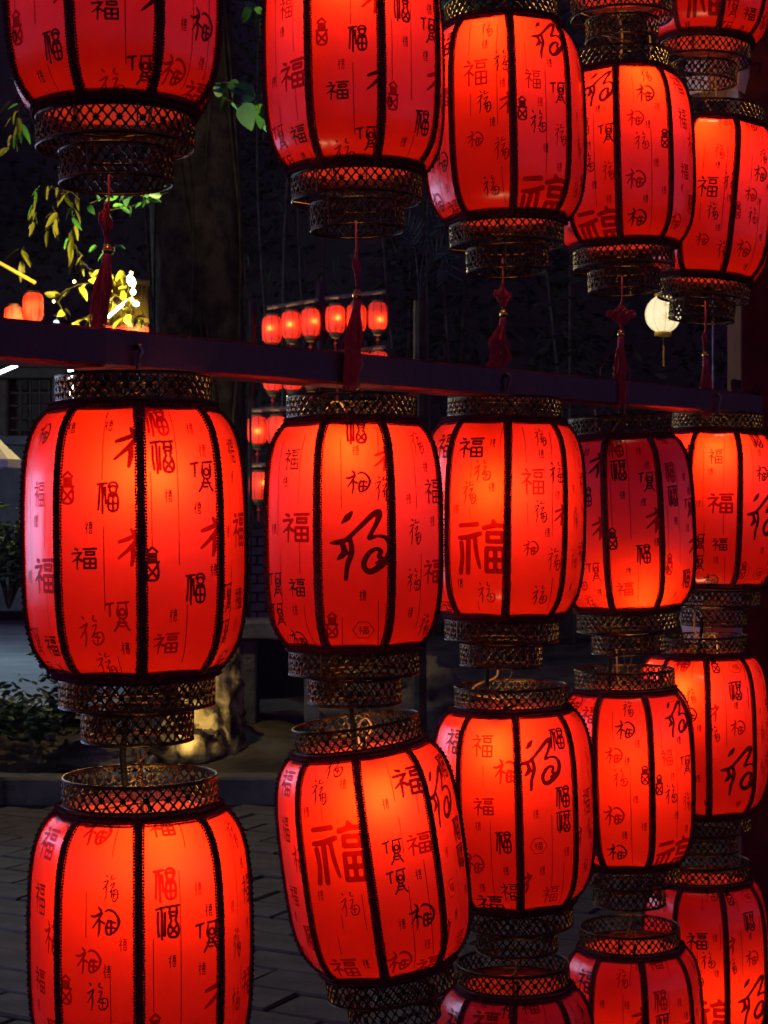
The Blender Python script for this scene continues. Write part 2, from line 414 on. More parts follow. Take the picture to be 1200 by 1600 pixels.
G['fu_seal'] = (0.70, 0.042, [
    [(.0, .93), (.44, .96)], [(.10, .86), (.08, .50), (.04, .12)], [(.24, .92), (.24, .0)], [(.37, .82), (.40, .30)],
    smoothp([(.52, .84), (.60, .95), (.74, .99), (.90, .95), (.98, .84)]), arc(.75, .76, .17, .11, 0, 360, 20),
    [(.56, .60), (.94, .60)], smoothp([(.54, .52), (.51, .28), (.56, .10), (.75, .04), (.94, .10), (.99, .28), (.96, .52), (.75, .55), (.54, .52)]), [(.75, .54), (.75, .06)], [(.53, .30), (.97, .30)]])
G['fu_seal2'] = (0.72, 0.042, [
    [(.02, .90), (.44, .95)], [(.08, .80), (.06, .45), (.10, .10)], [(.24, .90), (.24, .0)], [(.38, .78), (.37, .10)],
    [(.52, .94), (1.0, .96)], smoothp([(.60, .88), (.58, .72), (.75, .66), (.92, .72), (.90, .88)]), [(.58, .78), (.92, .78)],
    smoothp([(.60, .62), (.66, .52), (.54, .36), (.52, .16), (.62, .04), (.88, .04), (.98, .16), (.96, .36), (.84, .52), (.90, .62)]), [(.58, .40), (.92, .10)], [(.92, .40), (.58, .10)]])
G['fu_gourd'] = (0.46, 0.042, [
    [(.5, 1.0), (.15, .86)], [(.5, 1.0), (.85, .86)], rrect(.25, .62, .75, .80), [(.25, .71), (.75, .71)], [(.05, .55), (.95, .55)],
    smoothp([(.15, .50), (.08, .25), (.20, .04), (.80, .04), (.92, .25), (.85, .50)]), [(.2, .42), (.8, .10)], [(.8, .42), (.2, .10)]])
G['fu_legs'] = (0.80, 0.040, [
    [(.0, .90, .045), (.34, .95, .04)], [(.18, .92, .045), (.17, .50, .04)],
    [(.54, .95), (1.0, .98)], smoothp([(.55, .86), (.50, .60), (.62, .44), (.80, .42), (.92, .56), (.90, .88)]), arc(.72, .64, .12, .11, 0, 360, 16),
    smoothp([(.60, .42), (.52, .20), (.36, .0)]), smoothp([(.74, .42), (.86, .20), (1.0, .02)]), [(.50, .28), (.88, .28)], [(.60, .15), (.76, .15)]])
G['fu_run'] = (1.05, 0.045, [
    [(.24, 1.0, .03), (.32, .90, .06)], smoothp([(.0, .68, .04), (.14, .68, .05), (.36, .80, .05), (.22, .54, .045), (.04, .28, .025)]),
    smoothp([(.28, .60, .045), (.28, .30, .05), (.24, .02, .03)]), [(.34, .52, .04), (.44, .46, .05)],
    smoothp([(.48, .86, .03), (.62, .92, .05), (.82, .82, .05), (.96, .56, .06), (.88, .28, .05), (.68, .10, .04), (.54, .12, .05), (.52, .36, .05), (.60, .56, .045)]),
    [(.60, .52), (.84, .50)], [(.58, .32), (.80, .32)], [(.70, .56), (.68, .14)]])
G['fu_cursive'] = (0.88, 0.03, [
    smoothp([(.36, .98, .02), (.29, .91, .04), (.20, .83, .010)]),
    smoothp([(.01, .545, .012), (.12, .555, .032), (.26, .59, .028), (.42, .71, .026), (.59, .855, .03), (.73, .965, .034), (.81, .975, .038), (.79, .875, .032), (.71, .73, .026), (.64, .607, .022), (.78, .64, .018), (.92, .61, .024), (.99, .48, .036), (.94, .318, .040), (.80, .194, .040), (.66, .13, .036), (.57, .174, .032), (.56, .277, .034), (.64, .395, .030), (.755, .455, .024), (.835, .42, .026), (.80, .345, .028), (.86, .30, .022), (.74, .255, .010)]),
    smoothp([(.20, .55, .028), (.236, .42, .040), (.19, .36, .036), (.12, .31, .010)]),
    smoothp([(.33, .61, .026), (.354, .42, .036), (.283, .215, .030), (.26, .03, .026)])])
G['fu_grass'] = (0.82, 0.032, [
    [(.12, .98, .03), (.18, .92, .04)], smoothp([(.0, .62, .02), (.10, .64, .035), (.32, .76, .03), (.20, .52, .035), (.02, .28, .02)]),
    smoothp([(.24, .56, .03), (.26, .30, .035), (.20, .0, .025)]),
    smoothp([(.60, 1.0, .04), (.58, .88, .03), (.74, .84, .025)]), smoothp([(.52, .66, .02), (.70, .72, .03), (.62, .50, .03), (.50, .30, .025), (.70, .44, .025), (.92, .46, .03), (.98, .26, .035), (.84, .08, .035), (.62, .06, .03), (.54, .20, .03)]),
    smoothp([(.62, .30, .03), (.86, .30, .025)]), smoothp([(.74, .44, .025), (.72, .12, .025)])])
G['fu_thin'] = (0.66, 0.028, [
    [(.20, 1.0, .02), (.28, .93, .035)], smoothp([(.02, .70, .02), (.34, .78, .03), (.20, .58, .03), (.0, .42, .015)]), smoothp([(.22, .62, .03), (.24, .30, .028), (.16, .0, .02)]),
    smoothp([(.56, .98, .03), (.50, .84, .025), (.80, .88, .02)]), smoothp([(.46, .60, .02), (.74, .70, .03), (.56, .46, .025), (.48, .34, .02), (.86, .46, .025), (.96, .20, .035), (.76, .0, .03), (.64, .06, .02)]),
    smoothp([(.60, .40, .025), (.56, .16, .03)]), [(.74, .42), (.68, .10)], [(.58, .26), (.86, .28)]])
G['fu_big'] = (0.92, 0.048, [
    [(.02, .92, .045), (.40, .95, .05)], smoothp([(.0, .68, .04), (.22, .70, .055), (.47, .77, .05)]), smoothp([(.05, .58, .05), (.07, .30, .045), (.03, .0, .05)]), [(.21, .66, .055), (.20, .0, .05)], smoothp([(.36, .66, .05), (.40, .36, .045), (.47, .10, .03)]),
    [(.76, 1.02, .04), (.77, .98, .06)], smoothp([(.56, .88, .05), (.80, .93, .05), (1.02, .92, .045)]), rrect(.64, .62, .97, .78), rrect(.62, .04, 1.0, .48), [(.81, .48), (.81, .04)], [(.62, .26), (1.0, .26)]])
G['ne'] = (0.62, 0.075, [
    smoothp([(.60, 1.0, .05), (.72, .90, .09)]), smoothp([(.05, .66, .06), (.45, .74, .08), (.95, .84, .08), (.60, .52, .08), (.0, .20, .04)]), smoothp([(.66, .56, .08), (.68, .25, .09), (.60, .0, .05)])])
G['xi'] = (0.62, 0.040, [
    [(.15, 1.0), (.22, .90)], [(.0, .76), (.36, .80)], [(.30, .78), (.02, .42)], [(.20, .62), (.20, .0)],
    [(.50, .93), (1.0, .93)], [(.75, 1.0), (.75, .80)], [(.55, .80), (.95, .80)], rrect(.58, .56, .92, .70), [(.46, .45), (1.0, .45)], [(.62, .52), (.66, .45)], rrect(.58, .06, .92, .30)])
G['hex'] = (1.12, 0.020, [
    [(.27, .96), (.73, .96), (1.0, .5), (.73, .04), (.27, .04), (0, .5), (.27, .96)],
    [(.33, .70), (.37, .66)], [(.29, .62), (.43, .62)], [(.42, .62), (.28, .46)], [(.36, .55), (.36, .28)], [(.39, .50), (.44, .45)],
    [(.48, .70), (.74, .70)], rrect(.52, .57, .70, .64), rrect(.50, .29, .73, .49), [(.615, .49), (.615, .29)], [(.50, .39), (.73, .39)]])
_cache = {}
def glyph_polys(name, h_mm):
    """outline-filled polygons of a character, h_mm tall, centred on the origin (mm)"""
    asp, hw, strokes = G[name]
    cell = max(0.55, h_mm / 52.0)
    key = (name, round(h_mm, 1))
    if key in _cache: return _cache[key]
    wt = {'fu_cursive': 1.25, 'fu_bold': 1.0, 'fu': 1.05, 'ne': .85, 'fu_gourd': .95}.get(name, 1.0)
    w_mm = asp * h_mm; pad = 0.12 * h_mm
    xs = np.arange(-w_mm / 2 - pad, w_mm / 2 + pad + cell, cell); ys = np.arange(-h_mm / 2 - pad, h_mm / 2 + pad + cell, cell)
    X, Y = np.meshgrid(xs, ys); D = np.full(X.shape, 1e3)
    for st in strokes:
        q = [((p[0] - .5) * w_mm, (p[1] - .5) * h_mm, (p[2] if len(p) > 2 else hw) * h_mm * wt) for p in st]
        for a, b in zip(q[:-1], q[1:]):
            dx, dy = b[0] - a[0], b[1] - a[1]; L2 = dx * dx + dy * dy + 1e-9
            t = np.clip(((X - a[0]) * dx + (Y - a[1]) * dy) / L2, 0, 1)
            d = np.hypot(X - a[0] - t * dx, Y - a[1] - t * dy) - (a[2] + (b[2] - a[2]) * t)
            D = np.minimum(D, d)
    polys = []; ins = D < 0
    for j in range(len(ys) - 1):
        run = None
        for i in range(len(xs) - 1):
            full = ins[j, i] and ins[j, i + 1] and ins[j + 1, i] and ins[j + 1, i + 1]
            if full:
                if run is None: run = i
                if i - run >= 5:
                    polys.append([(xs[run], ys[j]), (xs[i + 1], ys[j]), (xs[i + 1], ys[j + 1]), (xs[run], ys[j + 1])]); run = None
                continue
            if run is not None:
                polys.append([(xs[run], ys[j]), (xs[i], ys[j]), (xs[i], ys[j + 1]), (xs[run], ys[j + 1])]); run = None
            c = [(i, j), (i + 1, j), (i + 1, j + 1), (i, j + 1)]
            if not any(ins[b, a] for a, b in c): continue
            poly = []
            for k in range(4):
                (a0, b0), (a1, b1) = c[k], c[(k + 1) % 4]
                d0, d1 = D[b0, a0], D[b1, a1]
                if d0 < 0: poly.append((xs[a0], ys[b0]))
                if (d0 < 0) != (d1 < 0):
                    t = d0 / (d0 - d1); poly.append((xs[a0] + (xs[a1] - xs[a0]) * t, ys[b0] + (ys[b1] - ys[b0]) * t))
            if len(poly) >= 3: polys.append(poly)
        if run is not None: polys.append([(xs[run], ys[j]), (xs[-1], ys[j]), (xs[-1], ys[j + 1]), (xs[run], ys[j + 1])])
    _cache[key] = polys
    return polys

# ================================================================== THE LANTERN MODEL (metres)
HB = 0.1815                     # half height of the silk body
prof = [(0.1095, .1815), (0.1200, .1735), (0.1305, .1610), (0.1390, .1440), (0.1450, .1210), (0.1490, .0900), (0.1510, .0500), (0.1515, .0), (0.1510, -.0500), (0.1490, -.0900),
        (0.1450, -.1210), (0.1390, -.1440), (0.1300, -.1610), (0.1200, -.1735), (0.1095, -.1815)]
prof = [np.array(p) for p in prof]
_s = [0.0]
for a, b in zip(prof[:-1], prof[1:]): _s.append(_s[-1] + float(np.hypot(*(b - a))))
S_TOT = _s[-1]; S_MID = S_TOT / 2
def prof_at(s):                  # s = arc length up from the middle (m) -> r, z, outward normal (nr, nz)
    s = min(max(S_MID - s, 0), S_TOT)
    i = 0
    while i < len(_s) - 2 and _s[i + 1] < s: i += 1
    t = (s - _s[i]) / (_s[i + 1] - _s[i]); a, b = prof[i], prof[i + 1]
    # normals blended between neighbouring segments
    p = a + (b - a) * t; d = b - a
    return p[0], p[1], -d[1] / np.hypot(*d), d[0] / np.hypot(*d)
SN, CS = math.sin(R(22.5)), math.cos(R(22.5))
def panel_pt(x, s, off=0.0):     # x across the panel (m)
    r, z, nr, nz = prof_at(s)
    hw = r * SN; u = max(-1, min(1, x / hw))
    bul = 0.0035 * (1 - u * u) * min(1, (S_MID - abs(s)) / 0.04)
    return (x, -(r * CS + bul + off * nr), z + off * nz)
pb = MB(); nu, ns = 8, 44
for j in range(ns + 1):
    s = -S_MID + S_TOT * j / ns
    r = prof_at(s)[0]
    for i in range(nu + 1): pb.v.append(panel_pt(r * SN * (-1 + 2 * i / nu), s))
pb.f = [(j * (nu + 1) + i, j * (nu + 1) + i + 1, (j + 1) * (nu + 1) + i + 1, (j + 1) * (nu + 1) + i) for j in range(ns) for i in range(nu)]
PANEL = pb.mesh('panel', M['silk'], True)

# panel print designs: (glyph, x mm, y mm up from the middle, height mm[, pale]) ; ('line', x, y0, y1)
DES = {
 'A': [('fu_seal', 14, 57, 42), ('xi', -12, 18, 17), ('fu_bold', -19, -22, 27), ('fu_legs', 24, -97, 40), ('fu_grass', -12, -117, 42, 1), ('xi', 32, -140, 17), ('xi', 12, 152, 17), ('ne', 38, 122, 62),
       ('line', 6, 175, 80), ('line', 8, 20, -90), ('line', 20, -150, -178), ('fu_thin', 2, -165, 40), ('fu_gourd', -42, 70, 44), ('ne', 42, -8, 56), ('xi', -40, 150, 17)],
 'B': [('fu_seal', -28, 158, 44), ('fu_seal2', -26, 110, 46), ('xi', 18, 148, 17), ('xi', -20, 58, 17), ('fu_legs', 30, 84, 42), ('xi', 33, 118, 17), ('xi', 22, 42, 17), ('ne', 42, 4, 60), ('line', -6, 175, -32),
       ('fu_seal', 18, -64, 42), ('xi', -14, -98, 17), ('fu_bold', -22, -135, 27), ('line', 6, -84, -165), ('fu_gourd', -44, -30, 46), ('xi', 46, -40, 17), ('line', -44, 90, -6)],
 'C': [('fu_seal2', 4, 165, 46), ('xi', 3, 132, 17), ('fu_run', 7, 82, 38), ('fu_thin', 45, 72, 40), ('fu_cursive', 9, -17, 108), ('xi', 12, -94, 17), ('hex', 13, -150, 30), ('line', -20, 152, 42), ('line', 38, 172, 126),
       ('line', -20, -128, -178), ('line', 36, -102, -178), ('fu_gourd', -36, -142, 44), ('ne', 44, 118, 46)],
 'D': [('fu', 0, 120, 34), ('xi', -10, 84, 17), ('line', -26, 150, 0), ('line', 20, 160, 48), ('fu_bold', 14, 12, 44, 1), ('fu_bold', 14, -82, 27), ('xi', 6, -118, 17), ('line', -22, -30, -110), ('line', 22, -10, -60), ('fu_legs', -36, -78, 40), ('fu_legs', -36, -126, 38), ('line', 26, -110, -178), ('fu_run', -4, -168, 34), ('xi', -36, 10, 17)],
 'E': [('fu_thin', 12, 148, 42), ('xi', 22, 106, 17), ('fu', 36, 68, 40), ('line', -4, 165, 40), ('xi', -22, 56, 17), ('fu_thin', -8, 4, 42), ('xi', 34, 20, 17), ('line', 6, -30, -150), ('fu_grass', -10, -72, 38), ('xi', -14, -124, 17), ('fu_bold', 36, -60, 36), ('fu_thin', 28, -146, 40)],
 'F': [('fu_bold', -14, 128, 36), ('xi', 26, 136, 17), ('fu_grass', 10, 86, 40), ('fu_thin', -14, 46, 42), ('xi', 28, 56, 17), ('line', -12, 104, 72), ('line', -12, 22, 0), ('xi', -40, 16, 17), ('fu_big', 10, -52, 92, 1), ('xi', -32, -118, 17), ('fu_grass', 18, -134, 40, 1), ('line', 0, -150, -172), ('line', 40, 170, 110)],
 'G': [('fu_thin', 10, 150, 36), ('xi', 8, 118, 17), ('fu', -10, 68, 48), ('fu_thin', 6, 14, 42), ('xi', 20, -24, 17), ('fu_run', -12, -52, 30), ('fu_thin', 36, -72, 42), ('fu_grass', 12, -138, 38), ('line', -22, 170, 100), ('line', 30, 160, -30), ('line', -20, 30, -10), ('line', 34, -104, -172), ('fu_grass', 40, 84, 40), ('xi', 40, 44, 17), ('ne', 46, 8, 44)],
 'H': [('fu_cursive', 18, 128, 74), ('xi', 18, 84, 17), ('fu', -18, 52, 34), ('fu_legs', 34, 32, 40), ('xi', -4, 12, 17), ('fu_grass', -8, -24, 42), ('xi', 6, -70, 17), ('fu_thin', 38, -44, 40), ('xi', 36, -102, 17), ('line', 8, 76, -116), ('fu_big', 6, -166, 92, 1), ('fu_gourd', -40, -2, 44), ('line', -30, 120, 60)],
 'I': [('fu_bold', 32, 132, 44), ('xi', -16, 104, 17), ('line', 0, 168, 104), ('line', 2, 80, 20), ('fu_legs', -16, 28, 40), ('fu_legs', -16, -20, 40), ('fu_bold', 30, 32, 32), ('xi', 22, -16, 17), ('line', 38, 112, 78), ('line', 34, 6, -150), ('xi', -16, -88, 17), ('fu_run', 20, -82, 44), ('xi', 24, -130, 17), ('fu_run', -24, -150, 42), ('fu_bold', 28, -172, 34), ('line', 2, -30, -170)],
 'J': [('fu', -10, 128, 42), ('line', -8, 92, 50), ('fu_bold', -8, 18, 30), ('xi', -20, -18, 17), ('line', 4, -6, -160), ('fu_seal', 28, -46, 42), ('fu_run', -30, -88, 40, 1), ('xi', 30, -98, 17), ('fu', 34, -138, 36), ('xi', -18, -132, 17), ('fu_bold', -8, -168, 40), ('fu_run', 36, 82, 46)],
 'K': [('fu_cursive', -14, 92, 92), ('fu_seal', 26, 136, 42), ('xi', -26, 4, 17), ('fu_seal', 30, 30, 42), ('fu_seal2', 30, -14, 42), ('hex', -22, -54, 30), ('xi', -14, -100, 17), ('line', 6, 0, -136), ('xi', 36, -70, 17), ('fu', 6, -148, 34), ('line', 30, -90, -172), ('ne', -46, -120, 44)],
 'L': [('fu_run', 6, 112, 40), ('xi', 30, 84, 17), ('fu_run', -18, 60, 36, 1), ('line', -20, 150, 90), ('line', 14, 40, -172), ('xi', 8, 48, 17), ('fu_grass', -6, 14, 38), ('xi', 24, -30, 17), ('fu_run', -20, -64, 42), ('xi', 0, -104, 17), ('fu_run', -16, -142, 40), ('xi', 40, -86, 17), ('fu_thin', 12, 156, 36), ('fu_gourd', 44, 20, 40)],
}
for k_ in list(DES):              # the same cloth cut a little lower and to the side
    out = []
    for it in DES[k_]:
        if it[0] == 'line':
            a, b = it[2] - 57, it[3] - 57
            out.append(('line', it[1] + 5, a, max(b, -178)))
            if b < -178: out.append(('line', it[1] + 5, 190, 190 + b + 178 if b + 178 < -14 else 176))
        else:
            y = it[2] - 57; y = y + 370 if y < -185 else y
            x = it[1] + 7; x = x - 96 if x > 50 else x
            out.append((it[0], x, y) + tuple(it[3:]))
    DES[k_.lower()] = out
DES['P'] = [(('line', it[1], it[2] + 88 if it[2] + 88 < 178 else it[2] - 200, it[3] + 88 if it[2] + 88 < 178 else it[3] - 200)) if it[0] == 'line' else (it[0], it[1], it[2] + 88 - (370 if it[2] + 88 > 185 else 0)) + tuple(it[3:]) for it in DES['F']]
rtone = random.Random(17)
for k_ in DES:                    # some marks printed fainter than others
    DES[k_] = [it if it[0] in ('line', 'fu_cursive', 'hex', 'fu_big') or len(it) > 4 or rtone.random() > .46 else it + (1,) for it in DES[k_]]
PRINT = {}
def wrap_print(name, items):
    outs = []
    for pale in (0, 1):
        mb = MB(); k = 0
        for it in items:
            k += 1; off = 0.0007 + 0.00012 * (k % 4)
            if it[0] == 'line':
                if pale: continue
                _, x, y0, y1 = it; x /= 1000; w = 0.0006
                n_ = max(2, int(abs(y0 - y1) / 8)); vs_ = []; ok = []
                for q in range(n_ + 1):
                    s = (y0 + (y1 - y0) * q / n_) / 1000
                    if abs(s) > S_MID - .004: continue
                    r = prof_at(s)[0]
                    if abs(x) + .008 > r * SN: continue
                    vs_ += [panel_pt(x - w, s, off), panel_pt(x + w, s, off)]
                m_ = len(vs_) // 2
                mb.add(vs_, [(2 * q, 2 * q + 1, 2 * q + 3, 2 * q + 2) for q in range(m_ - 1)])
                continue
            gname, x, y, h = it[:4]
            h *= {'ne': .82, 'fu_cursive': 1.0, 'fu_big': 1.0, 'hex': 1.0, 'fu_bold': 1.02}.get(gname, .95)
            if (len(it) > 4) != bool(pale): continue
            vs_ = []; fs_ = []
            for poly in glyph_polys(gname, h):
                mx = sum(p[0] for p in poly) / len(poly) + x; my = sum(p[1] for p in poly) / len(poly) + y
                s = my / 1000
                if abs(s) > S_MID - .003: continue
                if abs(mx / 1000) > prof_at(s)[0] * SN - .003: continue
                b = len(vs_)
                for p in poly: vs_.append(panel_pt((p[0] + x) / 1000, (p[1] + y) / 1000, off))
                fs_.append(tuple(range(b, b + len(poly))))
            mb.add(vs_, fs_)
        outs.append(mb.mesh('printed_characters', M['ink_pale'] if pale else M['ink']) if mb.f else None)
    return outs
for k_, it_ in DES.items(): PRINT[k_] = wrap_print(k_, it_)

# braid over each rib
rb = MB(); rrn = random.Random(5); nseg = 60
for sgn in (0,):
    vs_ = []
    for j in range(nseg + 1):
        s = -S_MID + S_TOT * j / nseg
        r, z, nr, nz = prof_at(s)
        for dx, dn in ((-.0052, .0006), (-.0035, .0028), (0, .0036), (.0035, .0028), (.0052, .0006), (0, -.001)):
            vs_.append((dx, -(r + dn * nr - 0.0005), z + dn * nz))
    rb.add(vs_, [(j * 6 + i, j * 6 + (i + 1) % 6, (j + 1) * 6 + (i + 1) % 6, (j + 1) * 6 + i) for j in range(nseg) for i in range(6)])
s = -S_MID + .003; kk = 0
while s < S_MID - .003:
    r, z, nr, nz = prof_at(s)
    for sx in (-1, 1):
        rb.octa((sx * (.0064 + rrn.uniform(-.0004, .0004)), -(r - .0012 + .0006 * nr), z), .0023)
    if kk % 2 == 0: rb.octa((0, -(r + .0032 * nr), z + .0032 * nz), .0030)
    else:
        rb.octa((.0035, -(r + .0020 * nr), z + .002 * nz), .0026); rb.octa((-.0035, -(r + .0020 * nr), z + .002 * nz), .0026)
    s += .0041; kk += 1
RIB = rb.mesh('rib_braid', M['braid'])

def oct_r(phi, r, round_=0.35):          # radius of the panelled outline at angle phi (rib at 0)
    p = (phi + math.pi / 8) % (math.pi / 4) - math.pi / 8
    q = math.pi / 8 - abs(p)
    flat = r * CS / math.cos(q)
    return flat * (1 - round_) + r * round_
def make_trim(zc, r, up):
    t = MB(); n_ = 160; k = 8; vs_ = []
    for i in range(n_):
        a = 2 * math.pi * i / n_; rr = oct_r(a, r)
        for j in range(k):
            q = 2 * math.pi * j / k
            vs_.append(((rr + .0042 * math.cos(q)) * math.sin(a), -(rr + .0042 * math.cos(q)) * math.cos(a), zc + .0085 * math.sin(q)))
    t.add(vs_, [(i * k + j, ((i + 1) % n_) * k + j, ((i + 1) % n_) * k + (j + 1) % k, i * k + (j + 1) % k) for i in range(n_) for j in range(k)])
    nb = 170
    for i in range(nb):
        a = 2 * math.pi * i / nb
        for row, (dr, dz) in enumerate(((.0046, -.0075 * up), (.0058, .000), (.0042, .0065 * up))):
            aa = a + (row % 2) * math.pi / nb
            rr = oct_r(aa, r) + dr
            t.octa((rr * math.sin(aa), -rr * math.cos(aa), zc + dz), .0029)
    return t.mesh('rope_trim', M['braid'])
TRIM_TOP = make_trim(HB - .002, .1115, 1); TRIM_BOT = make_trim(-HB + .002, .1115, -1)

def lattice_band(Rr, z0, H, ncol, wall=0.0009):
    """pierced metal band: diagonal straps and flowers, returned as straps, flowers, rims"""
    st = MB(); fl = MB(); rm = MB()
    w = 2 * math.pi / ncol
    def pt(a, z, dr=0): return Vector(((Rr + dr) * math.sin(a), -(Rr + dr) * math.cos(a), z))
    def strap(a0, z0_, a1, z1_, hw):
        da, dz = (a1 - a0) * Rr, z1_ - z0_; L = math.hypot(da, dz)
        nx_, nz_ = -dz / L * hw, da / L * hw
        vs_ = []
        for a, z in ((a0, z0_), ((a0 + a1) / 2, (z0_ + z1_) / 2), (a1, z1_)):
            vs_ += [pt(a + nx_ / Rr, z + nz_, wall), pt(a - nx_ / Rr, z - nz_, wall), pt(a - nx_ / Rr, z - nz_, -wall), pt(a + nx_ / Rr, z + nz_, -wall)]
        st.add(vs_, [(i * 4 + j, i * 4 + (j + 1) % 4, (i + 1) * 4 + (j + 1) % 4, (i + 1) * 4 + j) for i in range(2) for j in range(4)])
    za, zb = z0 + .003, z0 + H - .003; hrow = (zb - za) / 2
    for i in range(ncol):
        for rrow in range(2):
            z_ = za + rrow * hrow
            strap(i * w, z_, (i + 1) * w, z_ + hrow, .00120)
            strap((i + 1) * w, z_, i * w, z_ + hrow, .00120)
    def flower(a, z, rad):
        c = fl; n_ = 16; vs_ = [pt(a, z, wall * 1.9)]
        ring_ = []
        for k in range(n_):
            q = 2 * math.pi * k / n_; rr = rad * (1.0 if k % 2 == 0 else 0.62)
            ring_.append((a + rr * math.cos(q) / Rr, z + rr * math.sin(q)))
        vs_ += [pt(x, y, wall * 1.2) for x, y in ring_] + [pt(x, y, -wall * 1.2) for x, y in ring_] + [pt(a, z, -wall * 1.9)]
        fs_ = []
        for k in range(n_):
            k2 = (k + 1) % n_
            fs_ += [(0, 1 + k, 1 + k2), (1 + k, 1 + n_ + k, 1 + n_ + k2, 1 + k2), (1 + 2 * n_, 1 + n_ + k2, 1 + n_ + k)]
        c.add(vs_, fs_)
    for i in range(ncol):
        flower((i + .5) * w, za + hrow * .5, .0030); flower((i + .5) * w, za + hrow * 1.5, .0030)
        flower(i * w, za + hrow, .0058 if i % 2 == 0 else .0030)
    rm.ring((0, 0, z0 + .0012), Rr, .0017, 72, 6); rm.ring((0, 0, z0 + H - .0012), Rr, .0017, 72, 6)
    rm2 = MB()
    for zz in (z0 + .0035, z0 + H - .0035):
        k = 72; vs_ = []
        for i in range(k):
            a = 2 * math.pi * i / k
            vs_ += [pt(a, zz - .0017, .0009), pt(a, zz + .0017, .0009), pt(a, zz + .0017, -.0009), pt(a, zz - .0017, -.0009)]
        rm.add(vs_, [(i * 4 + j, i * 4 + (j + 1) % 4, ((i + 1) % k) * 4 + (j + 1) % 4, ((i + 1) % k) * 4 + j) for i in range(k) for j in range(4)])
    return st.mesh('lattice', M['bronze']), fl.mesh('flower_studs', M['bronze_flower']), rm.mesh('rim', M['bronze'], False)
BANDS = {'crown_band': lattice_band(.1055, HB + .004, .040, 44), 'base_band': lattice_band(.1060, -HB - .047, .042, 44), 'lower_band': lattice_band(.0760, -HB - .095, .045, 32)}
# wires inside: cross bars that carry the bands
sp = MB()
for q in range(4):
    a = R(45 * q + 20)
    c, s_ = math.cos(a), math.sin(a)
    sp.tube([(-.107 * c, -.107 * s_, HB + .004), (.107 * c, .107 * s_, HB + .004)] if q < 1 else [(.107 * c, .107 * s_, HB + .005), (.107 * c, .107 * s_, HB + .043)], .0011, 5)
    for sg in (-1, 1):
        sp.tube([(sg * .107 * c, sg * .107 * s_, -HB), (sg * .106 * c, sg * .106 * s_, -HB - .047), (sg * .077 * c, sg * .077 * s_, -HB - .051), (sg * .076 * c, sg * .076 * s_, -HB - .095)], .0013, 5)
SPIDER = sp.mesh('wire_frame', M['wire'])
bl = MB(); bl.sphere((0, 0, 0), .019, 14, 9); BULB = bl.mesh('bulb', M['bulb'], True)
sk = MB(); sk.lathe([(.0001, .050), (.010, .050), (.013, .045), (.013, .024), (.010, .018), (.0001, .018)], 14); SOCKET = sk.mesh('socket', M['socket'], True)

GROUP = 'red printed lanterns hung in rows on the frame'
LANT = {}
def lantern(key, label, top, bot, phi, designs, hot, power, toward=0.098, off=0.0, depth=None):
    """top / bot: axis of the silk body (photo px) at its top and bottom edge"""
    cxm = (top[0] + bot[0]) / 2
    t, d = col_depth(cxm)
    if depth: d = depth
    hp = HB * F / d
    fr_ = (d - .10) / d
    top = (top[0], None if top[1] is None else 800 + (top[1] - 800) * fr_); bot = (bot[0], None if bot[1] is None else 800 + (bot[1] - 800) * fr_)
    ym = None
    if top[1] is not None and bot[1] is not None: ym = (top[1] + bot[1]) / 2
    elif top[1] is not None: ym = top[1] + hp
    else: ym = bot[1] - hp
    c = P(cxm, ym, d) + NRM * off
    tilt = -math.atan2(bot[0] - top[0], 2 * hp)
    root = empty('printed_lantern', c, label, 'lantern', GROUP, (0, tilt, 0))
    yaw0 = R(phi) - math.atan((cxm - 600) / F)
    for k in range(8):
        yaw = yaw0 + R(22.5 + 45 * k)
        p = put('panel', PANEL, root, rot=(0, 0, yaw))
        pr = PRINT[designs[k % len(designs)]]
        for me in pr:
            if me: put('printed_characters', me, p)
        put('rib_braid', RIB, root, rot=(0, 0, yaw0 + R(45 * k)))
    put('top_trim', TRIM_TOP, root, rot=(0, 0, yaw0)); put('bottom_trim', TRIM_BOT, root, rot=(0, 0, yaw0))
    for nm, (a_, b_, c_) in BANDS.items():
        o = put(nm, a_, root, rot=(0, 0, yaw0 + random.uniform(0, .2)))
        put('flower_studs', b_, o)['kind'] = 'stuff'; put('rim', c_, o)
    put('wire_frame', SPIDER, root, rot=(0, 0, yaw0 + .3))['kind'] = 'stuff'
    # bulb: where the bright spot sits, a hand's breadth behind the silk
    sx = (hot[0] - cxm) / F * d; sz = EYE - (hot[1] - 800) / F * d - c.z
    toward += .009 if power > W0 * .65 else 0
    sx = max(-.06, min(.06, sx))
    r_top = float(np.interp(sz + .05, [p[1] for p in prof[::-1]], [p[0] for p in prof[::-1]]))
    toward = min(toward, math.sqrt(max(1e-4, (r_top * CS - .020) ** 2 - sx * sx)))      # keep the socket inside the silk
    bp = Vector((sx, -toward, sz))
    put('socket', SOCKET, root, loc=bp); put('bulb', BULB, root, loc=bp)
    fx = MB(); fx.tube([bp + Vector((0, 0, .050)), Vector((bp.x * .5, -toward * .5, max(bp.z + .07, HB * .7))), Vector((0.01, 0.0, HB + .004))], .0028, 5)
    fx.build('flex', M['black_cable'], root)
    lamp('bulb_light', bp, power, (1.0, 0.66, 0.30), .014, root)
    LANT[key] = (root, c, d, cxm, tilt)
    return root
W0 = 1.7
